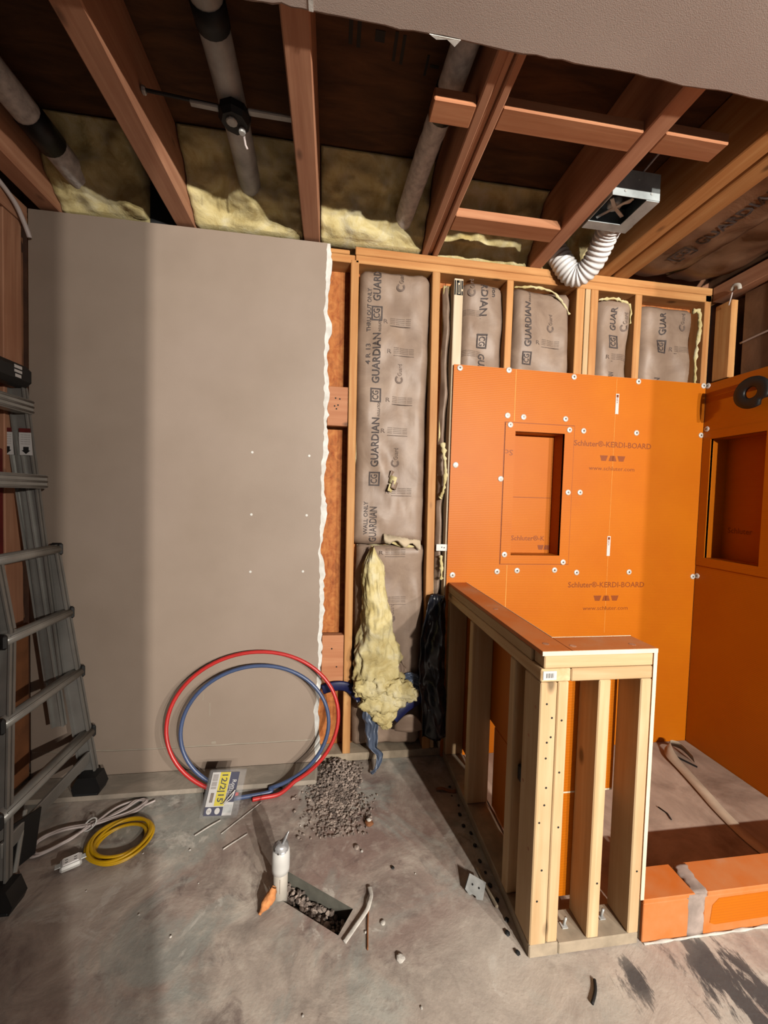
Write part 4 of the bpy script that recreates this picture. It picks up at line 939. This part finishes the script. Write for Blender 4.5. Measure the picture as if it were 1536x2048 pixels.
def white_bundle():
    t = tag(empty('cable_bundle'), 'thin white cable tied into a figure eight on the floor', 'cable')
    rnd = random.Random(8); tie = Vector((-.885, -.285, .012))
    for k in range(4):
        j = lambda s=.015: Vector((rnd.uniform(-s, s), rnd.uniform(-s, s), rnd.uniform(0, .008)))
        P = [tie+j(), Vector((-.82, -.215, .006))+j(), Vector((-.775, -.165, .006))+j(.010), Vector((-.74, -.172, .006))+j(.010), Vector((-.76, -.235, .006))+j(), tie+j(.006)]
        Q = [tie+j(.006), Vector((-.97, -.285, .006))+j(), Vector((-1.03, -.335, .006))+j(.012), Vector((-1.0, -.385, .006))+j(.012), Vector((-.93, -.350, .006))+j(), tie+j(.006)]
        tube('cable_loop', catmull(P, 7), .0042, 'white_cable', t, 7); tube('cable_loop', catmull(Q, 7), .0042, 'white_cable', t, 7)
    tube('cable_tie', [tie+Vector((.022*math.cos(a), .022*math.sin(a)*.6, .006+.016*math.sin(a+.6))) for a in [2*math.pi*i/12 for i in range(12)]], .003, 'white_plastic', t, 6, True)
    tube('cable_tail', catmull([(-.80, -.235, .008), (-.745, -.205, .007), (-.70, -.172, .006)], 6), .004, 'white_cable', t, 7)
white_bundle()
def outlet():
    t = tag(empty('outlet_device'), 'small white electrical outlet lying beside the yellow coil', 'outlet')
    c = Vector((-.858, -.438, 0)); m = Matrix.Translation(c) @ Matrix.Rotation(.5, 4, 'Z') @ Matrix.Rotation(.25, 4, 'X')
    def b(name, x0, x1, y0, y1, z0, z1, mat, par=t, bev=.003):
        bm = bmesh.new(); addbox(bm, x0, x1, y0, y1, z0, z1, bev); bmesh.ops.transform(bm, matrix=m, verts=bm.verts[:]); bmesh.ops.recalc_face_normals(bm, faces=bm.faces[:]); return obj(name, bm, mat, par)
    b('body', -.030, .030, -.020, .020, .006, .028, 'white_plastic', bev=.006); b('face', -.024, .024, -.013, .013, .0282, .032, 'label_white'); b('strap', -.044, .044, -.008, .008, .022, .0245, 'zinc', bev=.001)
    for x in (-.012, .012):
        for y in (-.004, .004): b('slot', x-.004, x+.004, y-.001, y+.001, .0318, .0324, 'ink_black', bev=0)
outlet()
# ================================================================== STUB PIPE, TRENCH GRAVEL, RUBBLE
def stub():
    t = tag(empty('pipe_stub'), 'white plastic drain pipe stub taped at the top, rising from the trench', 'pipe'); c = Vector((-.134, -.612, 0))
    tube('pipe_body', [c+Vector((0, 0, -.083)), c+Vector((0, 0, .13))], .023, 'pvc', t, 20)
    bm = bmesh.new(); addtube(bm, [c+Vector((0, 0, z)) for z in (.082, .084, .098, .122, .150, .156)], [.0245, .028, .0285, .0285, .0275, .022], 20); obj('coupling', bm, 'white_plastic', t, True)
    bm = bmesh.new(); addtube(bm, [c+Vector((0, 0, z)) for z in (.150, .160, .170, .177)], [.0235, .0245, .021, .012], 14)
    for v in bm.verts: v.co += Vector((.007*N3(v.co.x*90, v.co.y*90, v.co.z*60), .005*N3(v.co.z*90, v.co.x*70, 4), .009*N3(v.co.x*60, v.co.y*80, 3)))
    obj('tape_cap', bm, 'duct_tape', t, True)
    bm = bmesh.new(); addtube(bm, catmull([c+Vector((.004, 0, .165)), c+Vector((.012, -.002, .188)), c+Vector((.020, 0, .205)), c+Vector((.024, .002, .210))], 5), [.012, .011, .0105, .010, .0095, .009, .008, .0075, .006, .005, .004, .003, .0025, .002, .0015, .001], 8, False, .5); obj('tape_tail', bm, 'duct_tape', t, True)
    bm = bmesh.new(); adddisc(bm, c+Vector((-.006, -.0235, .157)), (0, -1, .3), .0025, .002, 7); adddisc(bm, c+Vector((-.018, -.016, .165)), (-.5, -1, .4), .004, .002, 7); obj('screw', bm, 'screw_steel', t)
    bm = bmesh.new(); [addflat(bm, ((-.0005, .025+.004*i), (.0015, .025+.004*i), (.0015, .027+.004*i), (-.0005, .027+.004*i)), lambda u, v: c+Vector((u, -.0235, v))) for i in range(12)]; obj('pipe_print', bm, 'ink_faint', t)
stub()
bm = bmesh.new(); P_ = catmull([(-.150, -.640, .055), (-.160, -.650, .035), (-.178, -.662, .018), (-.190, -.672, .004)], 6)
addtube(bm, P_, [.006+.010*math.sin(math.pi*min(1, i/(len(P_)-1)*1.05+.08))*(1+.3*N3(i*.6, 1, 1)) for i in range(len(P_))], 9)
for v in bm.verts: v.co += Vector((.004*N3(v.co.x*70, v.co.y*70, v.co.z*70), .003*N3(v.co.z*90, 1, v.co.x*50), 0)); v.co.z = max(.0012, v.co.z)
tag(obj('foam_scrap', bm, 'foam_orange', None, True), 'orange foam scrap leaning on the pipe stub', 'scrap')
def rocks(bm, n, pos, rmin, rmax, rnd):
    for k in range(n):
        p = pos(); r = rnd.uniform(rmin, rmax)
        q = bmesh.ops.create_icosphere(bm, subdivisions=1, radius=r)
        sx, sy, sz = rnd.uniform(.8, 1.35), rnd.uniform(.7, 1.1), rnd.uniform(.6, .9); a = rnd.uniform(0, 6.3); ca, sa = math.cos(a), math.sin(a)
        for v in q['verts']:
            d = rnd.uniform(.8, 1.15); x, y, z = v.co.x*sx*d, v.co.y*sy*d, v.co.z*sz*d
            v.co = Vector((p[0]+x*ca-y*sa, p[1]+x*sa+y*ca, p[2]+z+r*.4))
def gravel():
    rnd = random.Random(11); a, b, c, d = TR
    bm = bmesh.new()
    def pos():
        u, v = rnd.uniform(.02, .98), rnd.uniform(.08, .92); p = a.lerp(b, u).lerp(d.lerp(c, u), v)
        return (p.x, p.y, -.078+.020*rnd.random()+.020*(1-u)+.006)
    rocks(bm, 330, pos, .004, .011, rnd); tag(obj('trench_gravel', bm, 'gravel'), 'grey gravel lying in the bottom of the open trench', 'gravel', None, 'stuff')
    bm = bmesh.new()
    def pos2():
        for _ in range(50):
            x, y = rnd.gauss(.062, .066), rnd.gauss(-.19, .115)
            if y > -.02 or y < -.42 or x < -.14 or x > .24: continue
            if y > -.13 and x < -.02: continue
            if x > .185-.35*max(0, -.10-y)+.10*(y < -.22): continue
            break
        h = .050*math.exp(-((x-.05)/.06)**2-((y+.07)/.075)**2)
        return (x, y, h*rnd.random()**.35+.001)
    rocks(bm, 1700, pos2, .0025, .0078, rnd); tag(obj('gravel_pile', bm, 'gravel'), 'heap of small grey rubble spilling from the open stud bay', 'gravel', None, 'stuff')
gravel()
def stone(name, label, x, y, r, mat, group=None, cat='stone', sub=2, flat=.6):
    bm = bmesh.new(); bmesh.ops.create_icosphere(bm, subdivisions=sub, radius=r)
    for v in bm.verts:
        v.co *= 1+.3*N3(v.co.x/r+x*30, v.co.y/r+y*30, v.co.z/r); v.co.z = max(-r*.35, v.co.z*flat); v.co += Vector((x, y, r*.35+.0008))
    return tag(obj(name, bm, mat, None), label, cat, group)
stone('rubble_chunk', 'reddish rubble chunk with white plaster on top, right of the gravel', .178, -.375, .018, 'brown_ply', flat=.5)
stone('plaster_crumb', 'white plaster lump resting on the reddish chunk', .178, -.371, .010, 'plaster_dust', cat='plaster').location.z = .012
stone('rubble_chunk', 'pale round pebble between the gravel heap and the trench', .125, -.475, .010, 'gravel')
stone('plaster_crumb', 'white crumb beside the pale round pebble', .142, -.49, .005, 'plaster_dust', cat='plaster')
stone('plaster_crumb', 'white plaster crumb right of the white peeled strip', .187, -.735, .008, 'plaster_dust', cat='plaster', flat=.4)
stone('plaster_crumb', 'white plaster crumb near the bottom centre of the floor', .224, -.832, .012, 'plaster_dust', cat='plaster', flat=.4)
stone('plaster_crumb', 'dark speck of debris between the gravel and the half wall', .245, -.565, .006, 'ink_black', cat='debris')
rnd = random.Random(21)
for k in range(26):
    x, y = rnd.uniform(-.9, 1.2), rnd.uniform(-1.25, -.35)
    if .56 < x and y > -.90: continue
    if -.2 < x < .12 and -.77 < y < -.5: continue
    stone('plaster_crumb', 'tiny pale plaster crumb scattered on the concrete floor', x, y, rnd.uniform(.002, .005), 'plaster_dust', 'tiny crumbs on the floor', 'plaster', 1)
rnd = random.Random(33)
for k in range(14):
    y = -.86+.05*k; stone('wood_crumb', 'dark crumb of debris along the foot of the half wall', .566+rnd.uniform(-.016, .006), y+rnd.uniform(-.015, .015), rnd.uniform(.004, .009), 'fan_dark', 'crumbs along the half wall foot', 'debris', 1)
# ---- peeled wire jackets and sticks
def strip(name, label, pts, r, mat, flat=.35, cat='scrap', group=None):
    return tag(tube(name, catmull(pts, 6), r, mat, None, 7, False, flat), label, cat, group)
strip('peeled_jacket', 'wide white peeled strip lying right of the trench', [(.068, -.775, .005), (.105, -.735, .006), (.140, -.698, .008), (.150, -.680, .012), (.158, -.655, .010), (.156, -.625, .006)], .0075, 'plaster_dust', .3)
strip('twig', 'thin dark twig crossing the white peeled strip', [(.147, -.69, .004), (.140, -.74, .004), (.134, -.80, .003)], .0025, 'brown_ply', 1)
strip('peeled_jacket', 'long thin white sliver pointing at the red pipe end', [(-.385, -.362, .003), (-.33, -.30, .003), (-.262, -.222, .003)], .0026, 'plaster_dust', .6)
strip('peeled_jacket', 'forked white sliver below the cable package', [(-.482, -.360, .003), (-.44, -.325, .004), (-.405, -.297, .003)], .0035, 'plaster_dust', .6)
strip('peeled_jacket', 'short pale sliver left of the taped stub', [(-.360, -.430, .003), (-.33, -.405, .003), (-.287, -.372, .003)], .003, 'plaster_dust', .6)
strip('black_offcut', 'short black offcut on the floor in front of the half wall', [(.742, -.940, .004), (.728, -.962, .004), (.702, -.985, .004)], .004, 'ink_black', 1)
strip('white_shard', 'white shard beside the bottom right smears', [(.665, -1.03, .003), (.685, -1.05, .003)], .006, 'plaster_dust', .4)
# ---- bent metal plate
def plate():
    t = tag(empty('metal_bracket'), 'small pale metal plate with two holes propped beside the half wall', 'bracket')
    m = Matrix.Translation((.502, -.682, .0235)) @ Matrix.Rotation(-.70, 4, 'Z') @ Matrix.Rotation(-.95, 4, 'X')
    def pr(name, poly, y0, y1, mat, par=t):
        bm = bmesh.new(); a = [bm.verts.new((u, y0, v)) for u, v in poly]; b = [bm.verts.new((u, y1, v)) for u, v in poly]; n = len(a)
        bm.faces.new(a); bm.faces.new(b[::-1]); [bm.faces.new((a[i], b[i], b[(i+1) % n], a[(i+1) % n])) for i in range(n)]
        bmesh.ops.transform(bm, matrix=m, verts=bm.verts[:]); bmesh.ops.recalc_face_normals(bm, faces=bm.faces[:]); return obj(name, bm, mat, par)
    pr('face', [(-.028, .026), (.028, .026), (.030, -.020), (.012, -.026), (.006, -.020), (-.006, -.020), (-.012, -.026), (-.030, -.018)], 0, .002, 'zinc')
    pr('side_flange', [(-.030, .026), (-.028, .026), (-.030, -.018), (-.032, -.018)], 0, .022, 'fan_dark')
    for u in (-.011, .011): pr('hole', [(u+.003*math.cos(k), .003+.003*math.sin(k)) for k in [i*math.pi/4 for i in range(8)]], -.0008, .0, 'ink_black')
plate()
tag(beam('lath_offcut', (.555, -.735, .006), (.540, -.60, .006), .012, .010, 'dust_wood'), 'thin dusty wood lath between the metal plate and the half wall', 'wood')
